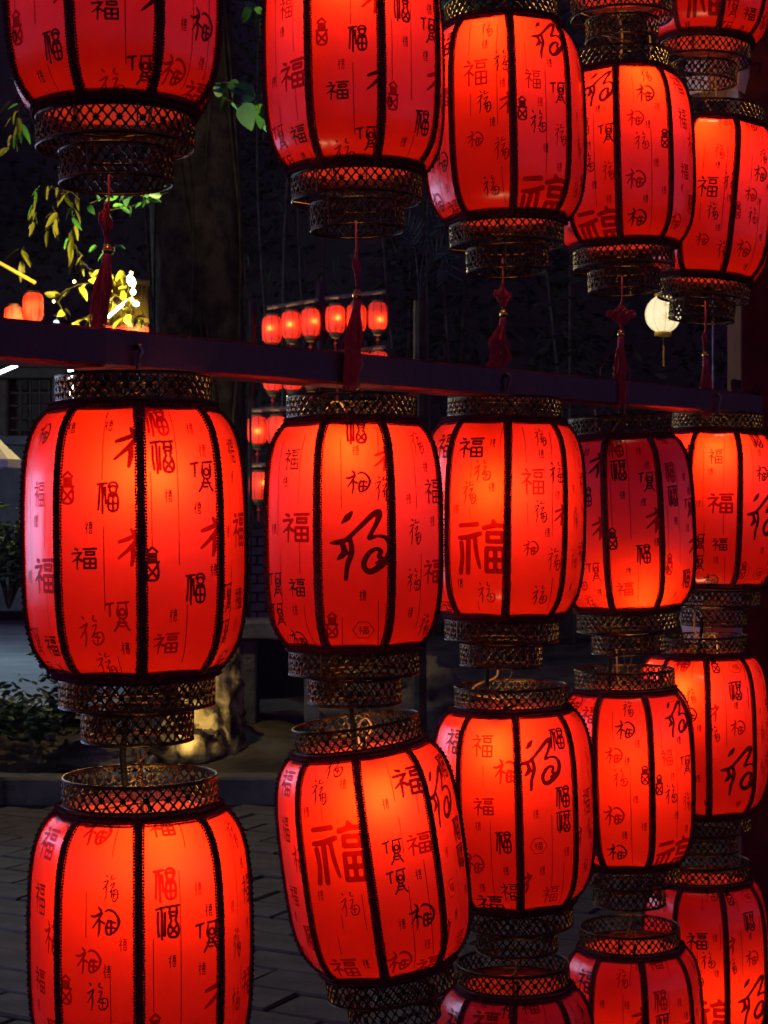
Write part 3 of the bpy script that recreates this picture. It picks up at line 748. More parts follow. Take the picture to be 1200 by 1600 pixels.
# --- row hanging from the beam
lantern('M1', 'large lit red lantern under the left end of the beam, nearest in the middle row', (209, 645), (214, 1045), 3, 'BDgFEHdA', (243, 748), W0 * 1.05, .088)
lantern('M2', 'lit red lantern with one big cursive character on its front panel, under the beam', (550, 668), (553, 1003), -21.5, 'CEFGhIJD', (545, 716), W0, .100)
lantern('M3', 'lit red lantern under the beam between the big cursive one and the dim one', (788, 664), (784, 957), 3, 'GEdLKJIF', (772, 768), W0, .080)
lantern('M4', 'dim red lantern under the beam, glowing only in its lower half', (968, 692), (979, 943), -14, 'BbDEFGHA', (985, 918), W0 * .45, .085)
lantern('M5', 'lit red lantern under the beam at the far end, in front of the red post', (1121, 682), (1116, 908), 21, 'CEFGHIAD', (1105, 716), W0, .100)
# --- row above the beam
lantern('T1', 'lit red lantern cut off at the top left corner, tassel below it', (172, None), (180, 152), -22, 'aIJKLEdb', (165, -190), W0 * .9, off=0.0)
lantern('T2', 'lit red lantern at the top edge, second from the left above the beam', (551, None), (557, 252), 16, 'bEFGHIda', (548, -2), W0)
lantern('T3', 'lit red lantern above the beam with a large pale character along its lower edge', (784, 24), (791, 330), 6, 'HeDCBAIG', (768, 84), W0, .086)
lantern('T4', 'lit red lantern above the beam, directly over the dim red lantern', (967, 105), (974, 370), -3, 'LjIKGFEH', (984, 150), W0, .084)
lantern('T5', 'lit red lantern above the beam beside the red post, leaning a little left', (1122, 184), (1101, 428), 20, 'lKJIHDCg', (1083, 226), W0, .092)
lantern('U4', 'lantern at the top edge of which only the pierced metal base shows', (968, None), (971, -26), 0, 'ABCDEFGH', (970, -200), W0 * .8)
lantern('U5', 'lit red lantern cut off at the top right corner', (1118, None), (1103, 50), 14, 'dLKJIHGf', (1105, -140), W0)
# --- lower rows
lantern('B1', 'large lit red lantern at the bottom left with its open pierced crown', (219, 1280), (222, None), -1, 'bEFGHIjl', (250, 1314), W0, .092)
lantern('B2', 'lit red lantern in the lower row hanging crooked, tilted to the right', (560, 1180), (606, 1530), -2, 'IKDCEGjP', (600, 1232), W0, .086)
lantern('B3', 'lit red lantern in the lower row with a small hexagon stamp on its front', (798, 1122), (806, 1418), 4, 'KgDCEFIJ', (780, 1160), W0 * .9, .082)
lantern('B4', 'lit red lantern in the lower row, second from the right, under the dim one', (976, 1095), (982, 1347), -25, 'LHJKCDEi', (980, 1172), W0 * .7, .055)
lantern('B5', 'lit red lantern in the lower row nearest the post, partly hidden', (1096, 1036), (1100, 1268), 5, 'cEFGHIJl', (1062, 1072), W0 * .9, .085)
lantern('C3', 'red lantern cut off by the bottom edge, showing its dark open crown', (802, 1562), (806, None), 0, 'bGDCEFIj', (805, 1830), W0 * .6, .06)
lantern('C4', 'dim red lantern at the bottom edge, second from the right, glowing low', (985, 1497), (992, None), 11, 'bEDLKJIa', (990, 1660), W0 * .6, .05)
lantern('C5', 'red lantern in the bottom right corner, bright spot low on its side', (1100, 1388), (1106, None), 18, 'cGDLKJEf', (1112, 1535), W0 * .42, .06)


# ------------------------------------------------------------------ hangers: hooks, links, cords between the lanterns
def local(root, w):              # world point -> lantern space
    return Matrix.Rotation(-root.rotation_euler.y, 3, 'Y') @ (Vector(w) - root.location)
def s_hook(mb, top, h):
    pts = []
    for i in range(17):
        a = R(-60 + 270 * i / 16); pts.append(top + Vector((.006 * math.cos(a), 0, -.006 + .007 * math.sin(a))))
    mb.tube(pts[::-1] + [top + Vector((0, 0, -.014)), top + Vector((0, 0, -h))], .0013, 6)
def hanger(key, wtop, links=1, wires=True):
    """from a world point above down to the lantern's cross bar"""
    root = LANT[key][0]; p = local(root, wtop); base = Vector((0, 0, HB + .005))
    mb = MB(); L = (p - base).length; d_ = (base - p).normalized()
    mb.ring(p - Vector((0, 0, .017)), .0085, .0014, 24, 6, 'y', .017)
    q = p - Vector((0, 0, .033))
    mb.ring(q - Vector((0, 0, .008)), .0050, .0013, 18, 6, 'x', .009)
    q2 = q - Vector((0, 0, .016))
    if q2.z > base.z + .01:
        for sg in (-1, 1):
            mb.tube([q2, q2.lerp(base, .5) + Vector((sg * .007, 0, 0)), base + Vector((sg * .018, .004, .001))], .0013, 5)
        tw = []
        for i in range(26):
            f = i / 25; tw.append(q2.lerp(base, f * .55) + Vector((.0026 * math.cos(f * 34), .0026 * math.sin(f * 34), 0)))
        mb.tube(tw, .0009, 4)
    mb.build('hanger', M['wire'], root, True)
def below(key): 
    root, c, d, cx, tilt = LANT[key]
    return c + Matrix.Rotation(tilt, 3, 'Y') @ Vector((0, 0, -HB - .088))
for up, lo in (('M1', 'B1'), ('M2', 'B2'), ('M3', 'B3'), ('M4', 'B4'), ('M5', 'B5'), ('B3', 'C3'), ('B4', 'C4'), ('B5', 'C5'), ('U4', 'T4'), ('U5', 'T5')):
    w = below(up); c = LANT[lo][1]
    hanger(lo, Vector((w.x * .5 + c.x * .5, w.y * .5 + c.y * .5, w.z)))
    # short bar across the upper lantern's lower band that carries the next one
    r_ = LANT[up][0]; mb = MB(); mb.tube([(-.076, 0, -HB - .088), (.076, 0, -HB - .088)], .0014, 5); mb.build('cross_bar', M['wire'], r_, rot=(0, 0, R(35)))
for k in ('T1', 'T2', 'T3'):
    c = LANT[k][1]; hanger(k, c + Vector((0, 0, HB + .12)))
# hooks of the middle row, bent over the front of the beam
for k, px in (('M1', 212), ('M2', 556), ('M3', 790), ('M4', 972), ('M5', 1119)):
    root = LANT[k][0]; a = on_beam(px, .0372, .012 if k != 'M1' else .004); hd = local(root, a)
    mb = MB(); und = local(root, on_beam(px, .041, -BH / 2 - .006))
    nl = local(root, a + NRM * .010) - hd
    mb.tube([hd, hd + nl * .9, hd + nl * 1.1 + Vector((0, 0, -.006)), hd + nl * .7 + Vector((0, 0, -.016)), und + nl * .3, und], [.0042, .004, .0036, .0034, .003, .0026], 8)
    mb.build('hook', M['steel'], root, True)
    mb = MB(); b0 = Vector((0, 0, HB + .005))
    mb.ring(und - Vector((0, 0, .012)), .007, .0014, 20, 6, 'y', .014)
    for sg in (-1, 1): mb.tube([und - Vector((0, 0, .024)), und.lerp(b0, .6) + Vector((sg * .008, 0, 0)), b0 + Vector((sg * .02, 0, 0))], .0013, 5)
    mb.build('hanger', M['wire'], root, True)
# thick black supply cords and yellow flex
def cord(key, pts, r=.0045, name='power_cord', mat='black_cable', lift=0.0, k=8):
    root, c, d, cx, tilt = LANT[key]
    q = [local(root, P(a, b, d) - Vector((0, lift + (z if z else 0), 0))) for a, b, z in pts]
    sm = []
    qq = [q[0]] + q + [q[-1]]
    for i in range(1, len(qq) - 2):
        for j in range(8):
            t = j / 8; p0, p1, p2, p3 = qq[i - 1], qq[i], qq[i + 1], qq[i + 2]
            sm.append(0.5 * ((2 * p1) + (-p0 + p2) * t + (2 * p0 - 5 * p1 + 4 * p2 - p3) * t * t + (-p0 + 3 * p1 - 3 * p2 + p3) * t ** 3))
    sm.append(q[-1])
    mb = MB(); mb.tube(sm, r, k); mb.build(name, M[mat], root, True)
cord('B1', [(186, 1120, -.05), (187, 1150, -.05), (183, 1185, -.05), (186, 1225, -.05), (188, 1240, -.05)], .0050)
cord('B1', [(216, 1150, 0), (219, 1175, 0), (223, 1215, 0), (222, 1255, 0)], .0012, 'flex_wire', 'wire')
cord('B1', [(176, 1272, .05), (196, 1270, .06), (212, 1258, .02)], .0012, 'flex_wire', 'wire')
cord('B2', [(549, 1080, 0), (549, 1105, 0), (552, 1145, 0), (556, 1185, 0)], .0040)
cord('B2', [(562, 1165, .01), (560, 1135, .02), (570, 1118, .03), (580, 1130, .02), (574, 1150, .0), (560, 1168, 0)], .0020, 'flex_wire', 'yellow_wire')
cord('B3', [(778, 1042, 0), (774, 1058, 0), (742, 1068, .03), (738, 1080, .05), (765, 1084, .06), (788, 1092, .04), (796, 1104, .0)], .0020, 'flex_wire', 'yellow_wire')
cord('B3', [(760, 1045, .03), (759, 1068, .04), (760, 1098, .03)], .0042)
cord('B4', [(954, 1010, 0), (953, 1040, 0), (952, 1085, 0)], .0040)
cord('B4', [(963, 1015, 0), (964, 1035, 0), (966, 1062, 0), (975, 1085, 0)], .0020, 'flex_wire', 'yellow_wire')
cord('B5', [(1096, 965, 0), (1096, 985, 0), (1092, 1010, 0), (1094, 1030, 0)], .0040)
cord('B5', [(1085, 960, 0), (1086, 985, 0), (1096, 1000, .02), (1110, 990, .02), (1118, 1002, .02), (1120, 1020, 0)], .0020, 'flex_wire', 'yellow_wire')
cord('T4', [(966, 20, 0), (972, 55, 0), (968, 98, 0)], .0026, 'flex_wire', 'yellow_wire')
cord('T4', [(1012, 30, 0), (1016, 62, 0), (1017, 95, .0)], .0022, 'flex_wire', 'yellow_wire')
cord('T5', [(1118, 90, 0), (1119, 130, 0), (1120, 158, 0)], .0022, 'flex_wire', 'yellow_wire')
cord('M1', [(166, 575, .0), (170, 592, .02), (186, 622, .02), (196, 640, .0)], .0048)
cord('M1', [(190, 575, .0), (196, 592, .0), (200, 625, 0)], .0048)
cord('M2', [(504, 600, 0), (502, 622, 0), (506, 650, .0)], .0042)
cord('M2', [(510, 640, .02), (520, 629, .03), (534, 632, .03), (540, 650, 0)], .0018, 'flex_wire', 'yellow_wire')
cord('M4', [(930, 640, 0), (932, 655, 0), (930, 680, 0)], .0016, 'flex_wire', 'yellow_wire')

# ------------------------------------------------------------------ tassels of the upper row
def tassel(key, cordp, knot, bead, skirt, wide, knot_yaw, bend=0.0, off=0.0):
    root, c, d, cx, tilt = LANT[key]
    def W(p): return local(root, P(p[0], p[1], d - off / .62))
    sc = 1 / F * d
    mb = MB(); mb.tube([W(cordp), W(cordp).lerp(W(bead), .5) + Vector((.001, 0, 0)), W(bead)], .0018, 6)
    mb.build('tassel_cord', M['tassel'], root, True)
    # knot of interlaced cords: diamond with side loops
    kb_ = MB(); s_ = .024
    for i in range(-3, 4):
        a = i / 3 * s_ * .86
        kb_.tube([(-s_ + abs(a) * 0 + 0, .0012 * (i % 2), a), (s_, .0012 * (i % 2), a)], .0021, 5)
        kb_.tube([(a, -.0012 * (i % 2), -s_), (a, -.0012 * (i % 2), s_)], .0021, 5)
        if i < 3:
            for (sx, hz) in ((1, 0), (-1, 0), (0, 1), (0, -1)):
                m_ = a + s_ * .143
                cen = Vector((sx * s_, 0, m_)) if hz == 0 else Vector((m_, 0, hz * s_))
                kb_.ring(cen, .0034, .0016, 8, 4, 'y')
    rk = Matrix.Rotation(R(45), 3, 'Y')
    kb_.v = [tuple(rk @ Vector(v)) for v in kb_.v]
    for sg in (-1, 1):
        for rr in (.0115, .0072, .003): kb_.ring((sg * .036, 0, .004), rr, .0018, 18, 5, 'y')
    kb_.tube([(0, 0, .030), (0, 0, .045)], .0028, 6); kb_.tube([(0, 0, -.030), (0, 0, -.045)], .0028, 6)
    kb_.build('knot', M['tassel'], root, True, loc=W(knot), rot=(0, 0, R(knot_yaw)), scale=(.66, .66, .66))
    bm2 = MB(); bm2.sphere((0, 0, 0), .0078, 14, 9); bm2.ring((0, 0, .007), .0038, .0016, 12, 5); bm2.ring((0, 0, -.007), .0038, .0016, 12, 5)
    bm2.build('bead', M['gold'], root, True, loc=W(bead))
    a = W((bead[0], bead[1] + 6)); b = W(skirt)
    L = (b - a).length; sk_ = MB(); rs = random.Random(hash(key) % 97 if False else ord(key[1]))
    neck = a + (b - a) * .16
    sk_.tube([a, a + (b - a) * .02, neck], [.0058, .0072, .0068], 10)
    for i in range(90):
        q = rs.uniform(0, 2 * math.pi); f = math.sqrt(rs.random()); w1 = wide * sc * .5
        e = b + Vector((math.cos(q) * f * w1, math.sin(q) * f * w1 * .7, rs.uniform(-.010, .012)))
        m0 = a + Vector((math.cos(q) * f * .0065, math.sin(q) * f * .0065, 0)) + (b - a) * .12
        m1 = m0.lerp(e, .35) + Vector((math.cos(q) * f * w1 * .45 + rs.uniform(-.0015, .0015) - bend * .3, math.sin(q) * f * w1 * .3, 0))
        m2 = m0.lerp(e, .7) + Vector((math.cos(q) * f * w1 * .25 + rs.uniform(-.003, .003) + bend, 0, 0))
        sk_.tube([m0, m1, m2, e], [.0008, .0009, .0008, .0005], 4, False)
    for i in range(6):   # stray threads
        q = rs.uniform(0, 6.28); e = b + Vector((math.cos(q) * wide * sc * .8, 0, rs.uniform(-.01, .03)))
        sk_.tube([neck, neck.lerp(e, .5) + Vector((math.cos(q) * .012, 0, 0)), e], .0005, 3, False)
    sk_.build('tassel', M['tassel'], root)
tassel('T1', (170, 262), (165, 348), (168, 391), (152, 516), 26, 82, off=-.045)
tassel('T2', (556, 345), (557, 418), (558, 461), (546, 606), 24, 80, off=.056)
tassel('T3', (785, 402), (786, 464), (787, 491), (770, 583), 28, 55, bend=.012, off=.010)
tassel('T4', (972, 432), (971, 493), (970, 522), (968, 634), 18, 12, off=.056)
tassel('T5', (1102, 470), (1101, 530), (1102, 555), (1105, 650), 16, 70, off=.056)
mb = MB(); r4, c4, d4 = LANT['T4'][0], LANT['T4'][1], LANT['T4'][2]
mb.tube([local(r4, P(x, y, d4 - .090)) for x, y in ((965, 545), (948, 558), (939, 575), (938, 588), (944, 598))], .0006, 4); mb.build('stray_thread', M['tassel'], r4)

# ================================================================== BACKGROUND
# ---- a second rack of small lanterns far back
M['silk_far'] = cloth('small_red_silk', (0.95, 0.045, 0.012), (0.42, 0.012, 0.016), (0.85, 0.35, 0.25), 0.6, 0.4)
M['bamboo_dry'] = pmat('pale_rod', (0.16, 0.12, 0.09), (0.3, 0.23, 0.17), 0.7, 0, 20, 0.3)
M['olive_cap'] = pmat('straw_coloured_cap', (0.20, 0.17, 0.07), (0.34, 0.28, 0.12), 0.6, 0.2, 40)
DF = 17.0; RS = 0.098
sm_ = MB()
pf = [(0.55, 1.36), (0.80, 1.25), (0.95, 1.0), (1.0, .5), (1.0, -.5), (0.95, -1.0), (0.80, -1.25), (0.55, -1.36)]
sm_.lathe([(r * RS, z * RS) for r, z in pf], 24); SM_SHADE = sm_.mesh('shade', M['silk_far'], True)
# lathe winds so that normals face out
sm_ = MB()
for k in range(8):
    a = 2 * math.pi * k / 8; sm_.tube([(r * RS * 1.01 * math.cos(a), r * RS * 1.01 * math.sin(a), z * RS) for r, z in pf], .0026, 4)
SM_RIB = sm_.mesh('ribs', M['braid'])
sm_ = MB(); sm_.lathe([(.50 * RS, -1.34 * RS), (.62 * RS, -1.36 * RS), (.60 * RS, -1.62 * RS), (.46 * RS, -1.66 * RS), (.44 * RS, -1.9 * RS), (.38 * RS, -1.9 * RS)], 20); SM_CAP = sm_.mesh('base_cap', M['olive_cap'], True)
sm_ = MB(); sm_.lathe([(.50 * RS, 1.34 * RS), (.62 * RS, 1.36 * RS), (.60 * RS, 1.58 * RS), (.5 * RS, 1.6 * RS)], 20); SM_TOP = sm_.mesh('top_cap', M['olive_cap'], True)
sm_ = MB(); sm_.tube([(0, 0, -1.9 * RS), (0, 0, -2.3 * RS)], .004, 5)
sm_.add([(0, 0, -2.2 * RS), (.022, 0, -2.45 * RS), (0, 0, -2.7 * RS), (-.022, 0, -2.45 * RS), (0, .01, -2.45 * RS), (0, -.01, -2.45 * RS)], [(0, 1, 4), (1, 2, 4), (2, 3, 4), (3, 0, 4), (1, 0, 5), (2, 1, 5), (3, 2, 5), (0, 3, 5)])
sm_.tube([(0, 0, -2.65 * RS), (0, 0, -3.5 * RS)], [.006, .014], 6); SM_TAS = sm_.mesh('tassel', M['tassel'])
sm_ = MB(); sm_.tube([(0, 0, 1.6 * RS), (0, 0, 2.3 * RS)], .005, 5); SM_STR = sm_.mesh('hanging_string', M['black_cable'])
rack = empty('lantern_rack', P(500, 800, DF).xy.to_3d(), 'distant wooden rack of rods carrying small red lanterns', 'rack')
rp = MB(); b0 = P(500, 440, DF); rp.tube([(b0.x, DF + .1, 0), (b0.x, DF + .1, b0.z)], .055, 10); rp.build('upright', M['beam_paint'], rack, loc=-rack.location)
rp = MB(); b0 = P(392, 600, DF); rp.tube([(b0.x, DF + .1, 0), (b0.x, DF + .1, P(0, 470, DF).z)], .045, 10); rp.build('upright', M['beam_paint'], rack, loc=-rack.location)
for (x0, y0, x1, y1) in ((417, 481, 497, 468), (507, 466, 602, 455), (417, 574, 497, 562), (508, 553, 602, 542), (393, 641, 470, 636), (390, 727, 470, 722)):
    rp = MB(); rp.tube([P(x0, y0, DF), P((x0 + x1) / 2, (y0 + y1) / 2 + .5, DF), P(x1, y1, DF)], .021, 8); rp.build('rod', M['bamboo_dry'], rack, loc=-rack.location)
small = [
 (425, 515, 'first', 'top'), (455, 508, 'second', 'top'), (485, 504, 'third', 'top'), (524, 499, 'fourth', 'top'), (557, 497, 'fifth', 'top'), (590, 494, 'sixth', 'top'),
 (426, 589, 'first', 'second'), (457, 588, 'second', 'second'), (487, 583, 'third', 'second'), (527, 575, 'fourth', 'second'), (565, 572, 'fifth', 'second'), (591, 571, 'sixth', 'second'),
 (402, 672, 'first', 'third'), (432, 672, 'second', 'third'), (462, 669, 'third', 'third'), (404, 759, 'first', 'lowest'), (436, 757, 'second', 'lowest')]
for px, py, o1, o2 in small:
    r_ = empty('small_lantern', P(px, py, DF), 'small glowing red lantern far away, %s from left in the %s row of the rack' % (o1, o2), 'lantern', 'small red lanterns on the far rack', (0, 0, random.uniform(0, .8)))
    for nm, me in (('shade', SM_SHADE), ('ribs', SM_RIB), ('base_cap', SM_CAP), ('top_cap', SM_TOP), ('tassel', SM_TAS), ('hanging_string', SM_STR)): put(nm, me, r_)
    lamp('bulb_light', (random.uniform(-.02, .02), -.078, random.uniform(-.05, .03)), 1.5, (1, .66, .3), .012, r_)

# ---- round white paper lantern
M['paper'] = cloth('white_paper', (0.85, 0.80, 0.62), (0.75, 0.72, 0.6), (0.85, 0.8, 0.7), 0.2, 0.5)
M['yellow_ring'] = pmat('yellow_ring', (0.75, 0.48, 0.03), (0.65, 0.4, 0.02), 0.5, 0, 30)
M['yellow_ink'] = ink('yellow_print', (0.92, 0.80, 0.40), (0.6, 0.5, 0.2), 0.2)
M['grey_line'] = ink('paper_hoop', (0.45, 0.5, 0.5), (0.2, 0.2, 0.2), 0.4)
dW = 9.0; cW = P(1036, 491, dW); rW = 28 / F * dW
w_ = empty('paper_lantern', cW, 'round white paper lantern with a yellow collar in the dark background', 'lantern')
mb = MB(); mb.lathe([(rW * math.cos(R(-72 + 144 * i / 24)), rW * 1.06 * math.sin(R(-72 + 144 * i / 24))) for i in range(25)], 32); mb.build('shade', M['paper'], w_, True)
mb = MB()
for i in range(9): mb.tube([(rW * 1.004 * math.cos(R(e)) * math.sin(R(-80 + 40 * i)), -rW * 1.004 * math.cos(R(e)) * math.cos(R(-80 + 40 * i)), rW * 1.065 * math.sin(R(e))) for e in range(-70, 71, 10)], .0007, 4)
mb.build('hoops', M['grey_line'], w_)
mb = MB(); mb.lathe([(rW * .36, -rW * .93), (rW * .40, -rW * 1.02), (rW * .48, -rW * 1.0), (rW * .48, -rW * 1.22), (rW * .40, -rW * 1.22), (rW * .38, -rW * 1.0)], 24); mb.build('collar', M['yellow_ring'], w_, True)
mb = MB(); mb.lathe([(rW * .36, rW * .99), (rW * .48, rW * .99), (rW * .48, rW * 1.16), (rW * .36, rW * 1.16)], 24); mb.build('top_collar', M['yellow_ring'], w_, True)
mb = MB(); mb.tube([(.0, 0, -rW * 1.2), (.003, 0, -rW * 1.75)], .0008, 4); mb.tube([(.003, 0, -rW * 1.75), (.004, 0, -rW * 2.9)], [.0035, .0045], 6); mb.build('tassel', M['yellow_ring'], w_)
mb = MB(); mb.tube([(0, 0, rW * 1.16), (0, 0, rW * 9)], .0015, 4); mb.build('hanging_string', M['black_cable'], w_)
mb = MB()
for gy in (.42, -.25):
    for poly in glyph_polys('fu_run', 30):
        vs_ = []
        for x, y in poly:
            a = (x / 1000 * 1.6 + rW * .12) / rW; e = (y / 1000 * 1.6 + gy * rW) / rW
            vs_.append((rW * 1.012 * math.cos(e) * math.sin(a), -rW * 1.012 * math.cos(e) * math.cos(a), rW * 1.07 * math.sin(e)))
        mb.add(vs_, [tuple(range(len(vs_)))])
mb.build('printed_characters', M['yellow_ink'], w_)
lamp('bulb_light', (0, 0, 0), 0.55, (1, .92, .72), .02, w_)

# ---- pale six-sided lampshades behind the right-hand column
M['cream'] = pmat('cream_card', (0.62, 0.55, 0.46), (0.5, 0.44, 0.36), 0.6, 0, 20)
M['pink_panel'] = pmat('faded_pink_panel', (0.42, 0.16, 0.13), (0.5, 0.22, 0.18), 0.6, 0, 10)
def hexshade(px, py, d, lab, s_=1.0):
    r_ = empty('hexagonal_lampshade', P(px, py, d), lab, 'lampshade', 'six-sided lampshades behind the right-hand lanterns')
    ra, rb_, h = .086 * s_, .072 * s_, .060 * s_
    for k in range(6):
        a0, a1 = R(60 * k - 30), R(60 * k + 30)
        def q(a, r, z): return Vector((r * math.sin(a), -r * math.cos(a), z))
        mb = MB(); vs_ = [q(a0, rb_, -h), q(a1, rb_, -h), q(a1, ra, 0), q(a0, ra, 0), q(a1, rb_, h), q(a0, rb_, h)]
        vs2 = [v * .965 for v in vs_]
        mb.add(vs_ + vs2, [(0, 1, 2, 3), (3, 2, 4, 5), (7, 6, 9, 8), (8, 9, 11, 10), (0, 6, 7, 1), (4, 10, 11, 5), (1, 7, 8, 2), (2, 8, 10, 4), (3, 9, 6, 0), (5, 11, 9, 3)])
        mb.build('facet', M['pink_panel'] if k == 0 else M['cream'], r_)
    mb = MB(); mb.tube([(0, 0, h), (0, 0, .9)], .003, 5); mb.tube([(-rb_, 0, h * .98), (rb_, 0, h * .98)], .002, 5); mb.build('hanging_rod', M['steel'], r_)
hexshade(1114, 966, 4.42, 'pale six-sided lampshade behind the pierced base of the far middle lantern')
hexshade(1122, 112, 4.42, 'pale six-sided lampshade behind the lanterns at the top right')

# ---- big old tree behind the first two columns, with creeper leaves
M['bark'] = pmat('mossy_bark', (0.018, 0.014, 0.010), (0.075, 0.068, 0.035), 0.95, 0, 9, 1.0, 26)
M['leaf'] = pmat('green_leaf', (0.04, 0.20, 0.035), (0.08, 0.30, 0.05), 0.45, 0, 6)
M['leaf_blue'] = pmat('grey_green_leaf', (0.05, 0.17, 0.08), (0.08, 0.24, 0.11), 0.5, 0, 6)
M['leaf_yellow'] = pmat('yellow_green_leaf', (0.14, 0.16, 0.010), (0.22, 0.22, 0.018), 0.5, 0, 8)
M['leaf_dark'] = pmat('dark_leaf', (0.02, 0.05, 0.025), (0.045, 0.09, 0.04), 0.5, 0, 6)
dT = 11.6
tree = empty('tree', (P(300, 800, dT).x, dT, 0), 'big dark tree trunk wrapped in moss and creeper behind the two left columns', 'tree')
tb = MB(); rings = 46; k = 28; vs_ = []
for j in range(rings + 1):
    z = 6.4 * j / rings; rad = .285 + .22 * math.exp(-z * 2.2) + .015 * math.sin(z * 2.1)
    for i in range(k):
        a = 2 * math.pi * i / k
        rr = rad * (1 + .16 * noise.noise((math.cos(a) * 1.6, math.sin(a) * 1.6, z * .9)) + .10 * noise.noise((math.cos(a) * 5, math.sin(a) * 5, z * 2.2)) + .06 * abs(math.sin(a * 4 + z)))
        vs_.append((rr * math.cos(a) + .06 * math.sin(z * .8), rr * math.sin(a), z))
tb.add(vs_, [(j * k + i, j * k + (i + 1) % k, (j + 1) * k + (i + 1) % k, (j + 1) * k + i) for j in range(rings) for i in range(k)])
for a, z0, L in ((0.4, 5.0, 2.2), (2.6, 5.2, 2.4), (4.2, 5.5, 2.0), (5.4, 5.7, 2.2)):
    d_ = Vector((math.cos(a), math.sin(a) * .6, .75)); tb.tube([Vector((0, 0, z0)) + d_ * t * L + Vector((.1 * math.sin(t * 5), 0, .1 * t)) for t in (0, .25, .5, .75, 1)], [.13, .10, .075, .05, .02], 10)
tb.build('trunk', M['bark'], tree, True)
rnd = random.Random(11); cr = MB()
for c_ in range(130):
    c0 = Vector((rnd.uniform(-2.6, 2.9), rnd.uniform(-1.0, 1.3), rnd.uniform(5.2, 8.2)))
    for q in range(34):
        cr.add(*leaf_verts(c0 + rdir(rnd) * .42 * rnd.random() ** .5, rdir(rnd, -.8, .3), rdir(rnd), rnd.uniform(.09, .15), rnd.uniform(.04, .07)))
cr.build('crown', M['leaf_dark'], tree)
mb = MB(); 
for q in range(7):
    a = R(-150 + q * 22); mb.tube([((.33 + .2 * math.exp(-z * .9)) * math.cos(a + .35 * math.sin(z * .5 + q * 2)) + .06 * math.sin(z * .36), (.33 + .2 * math.exp(-z * .9)) * math.sin(a + .35 * math.sin(z * .5 + q * 2)), z * .45) for z in range(0, 12)], .009, 5)
mb.build('creeper_stems', M['bark'], tree, True)
LEAFS = {}
def fine_leaf(L, W, fd, droop):
    mb = MB(); n_ = 8; vs_ = []
    for i in range(n_ + 1):
        t = i / n_; w = W * .5 * math.sin(math.pi * t ** .72) ** .8 if 0 < t < 1 else 0.0008
        z = -droop * L * t * t
        vs_ += [(L * t, -w, z + fd * w * 2), (L * t, -w * .5, z + fd * w * .7), (L * t, 0, z), (L * t, w * .5, z + fd * w * .7), (L * t, w, z + fd * w * 2)]
    mb.add(vs_, [(i * 5 + j, (i + 1) * 5 + j, (i + 1) * 5 + j + 1, i * 5 + j + 1) for i in range(n_) for j in range(4)])
    return mb
for nm, (L, W, fd) in {'round': (.062, .052, .10), 'oval': (.075, .040, .16), 'long': (.11, .030, .12)}.items():
    LEAFS[nm] = fine_leaf(L, W, fd, .18)
leafm = {}
def leaf_obj(parent, w, shape, mat, d_, s_=1.0, roll=0.0):
    key = (shape, mat)
    if key not in leafm: leafm[key] = LEAFS[shape].mesh('leaf', M[mat], True)
    o = put('leaf', leafm[key], parent, loc=w - parent.location); q = Vector(d_).to_track_quat('X', 'Z')
    o.rotation_euler = (q.to_matrix() @ Matrix.Rotation(roll, 3, 'X')).to_euler(); o.scale = (s_, s_, s_)
def creeper(name_, label, pts, dep, shape, mats, smul=1.0, spread=8, stem=.0025, seed=1, hang=.5):
    rn = random.Random(seed); w0 = P(pts[0][0][0], pts[0][0][1], dep)
    r_ = empty(name_, w0, label, 'plant')
    for path in pts:
        mb = MB(); pp_ = [P(x, y, dep + rn.uniform(-.03, .03)) for x, y in path]
        mb.tube([p - w0 for p in pp_], stem, 5); mb.build('stem', M['bark'], r_, True)
        for (x0, y0), (x1, y1) in zip(path[:-1], path[1:]):
            n_ = max(1, int(math.hypot(x1 - x0, y1 - y0) / spread))
            for i in range(n_):
                t = (i + rn.random()) / n_
                w = P(x0 + (x1 - x0) * t + rn.uniform(-4, 4), y0 + (y1 - y0) * t + rn.uniform(-4, 4), dep + rn.uniform(-.05, .05))
                dd = Vector((rn.uniform(-1, 1), rn.uniform(-.8, .2), rn.uniform(-1, .5) - hang))
                leaf_obj(r_, w, shape, rn.choice(mats), dd, smul * rn.uniform(.7, 1.2), rn.uniform(-1.2, 1.2))
    return r_
cv = creeper('creeper', 'green round-leaved creeper hanging beside the trunk between the two upper left lanterns', [[(336, 130), (360, 128), (385, 138), (408, 150)], [(345, 150), (370, 162), (402, 172)], [(385, 5), (404, 20), (408, 60)], [(398, 140), (410, 200)]], 9.6, 'round', ['leaf', 'leaf', 'leaf_blue'], 1.5, 8, seed=4, hang=.2)
leaf_obj(cv, P(384, 160, 9.45), 'round', 'leaf_blue', Vector((.12, -.1, -1)), 2.5, R(80))
creeper('creeper', 'dim green creeper leaves under the base of the top left lantern', [[(140, 318), (180, 302), (225, 306), (268, 290)], [(160, 330), (205, 322), (262, 300)], [(150, 384), (180, 392), (176, 380)]], 9.6, 'oval', ['leaf', 'leaf', 'leaf_blue'], .95, 9, seed=8, hang=.1)
creeper('hanging_bamboo', 'yellow-green bamboo leaves drooping at the left below the top left lantern', [[(20, 150), (34, 190), (10, 235)], [(66, 285), (86, 295), (112, 300), (125, 312)], [(82, 322), (92, 345), (70, 360)], [(100, 300), (118, 330), (108, 380), (130, 400)], [(28, 400), (38, 385), (32, 415)], [(60, 290), (52, 320), (58, 350)], [(120, 400), (135, 418), (150, 425)]], 9.7, 'long', ['leaf_yellow', 'leaf_yellow', 'leaf'], .95, 7, seed=9, hang=.8)
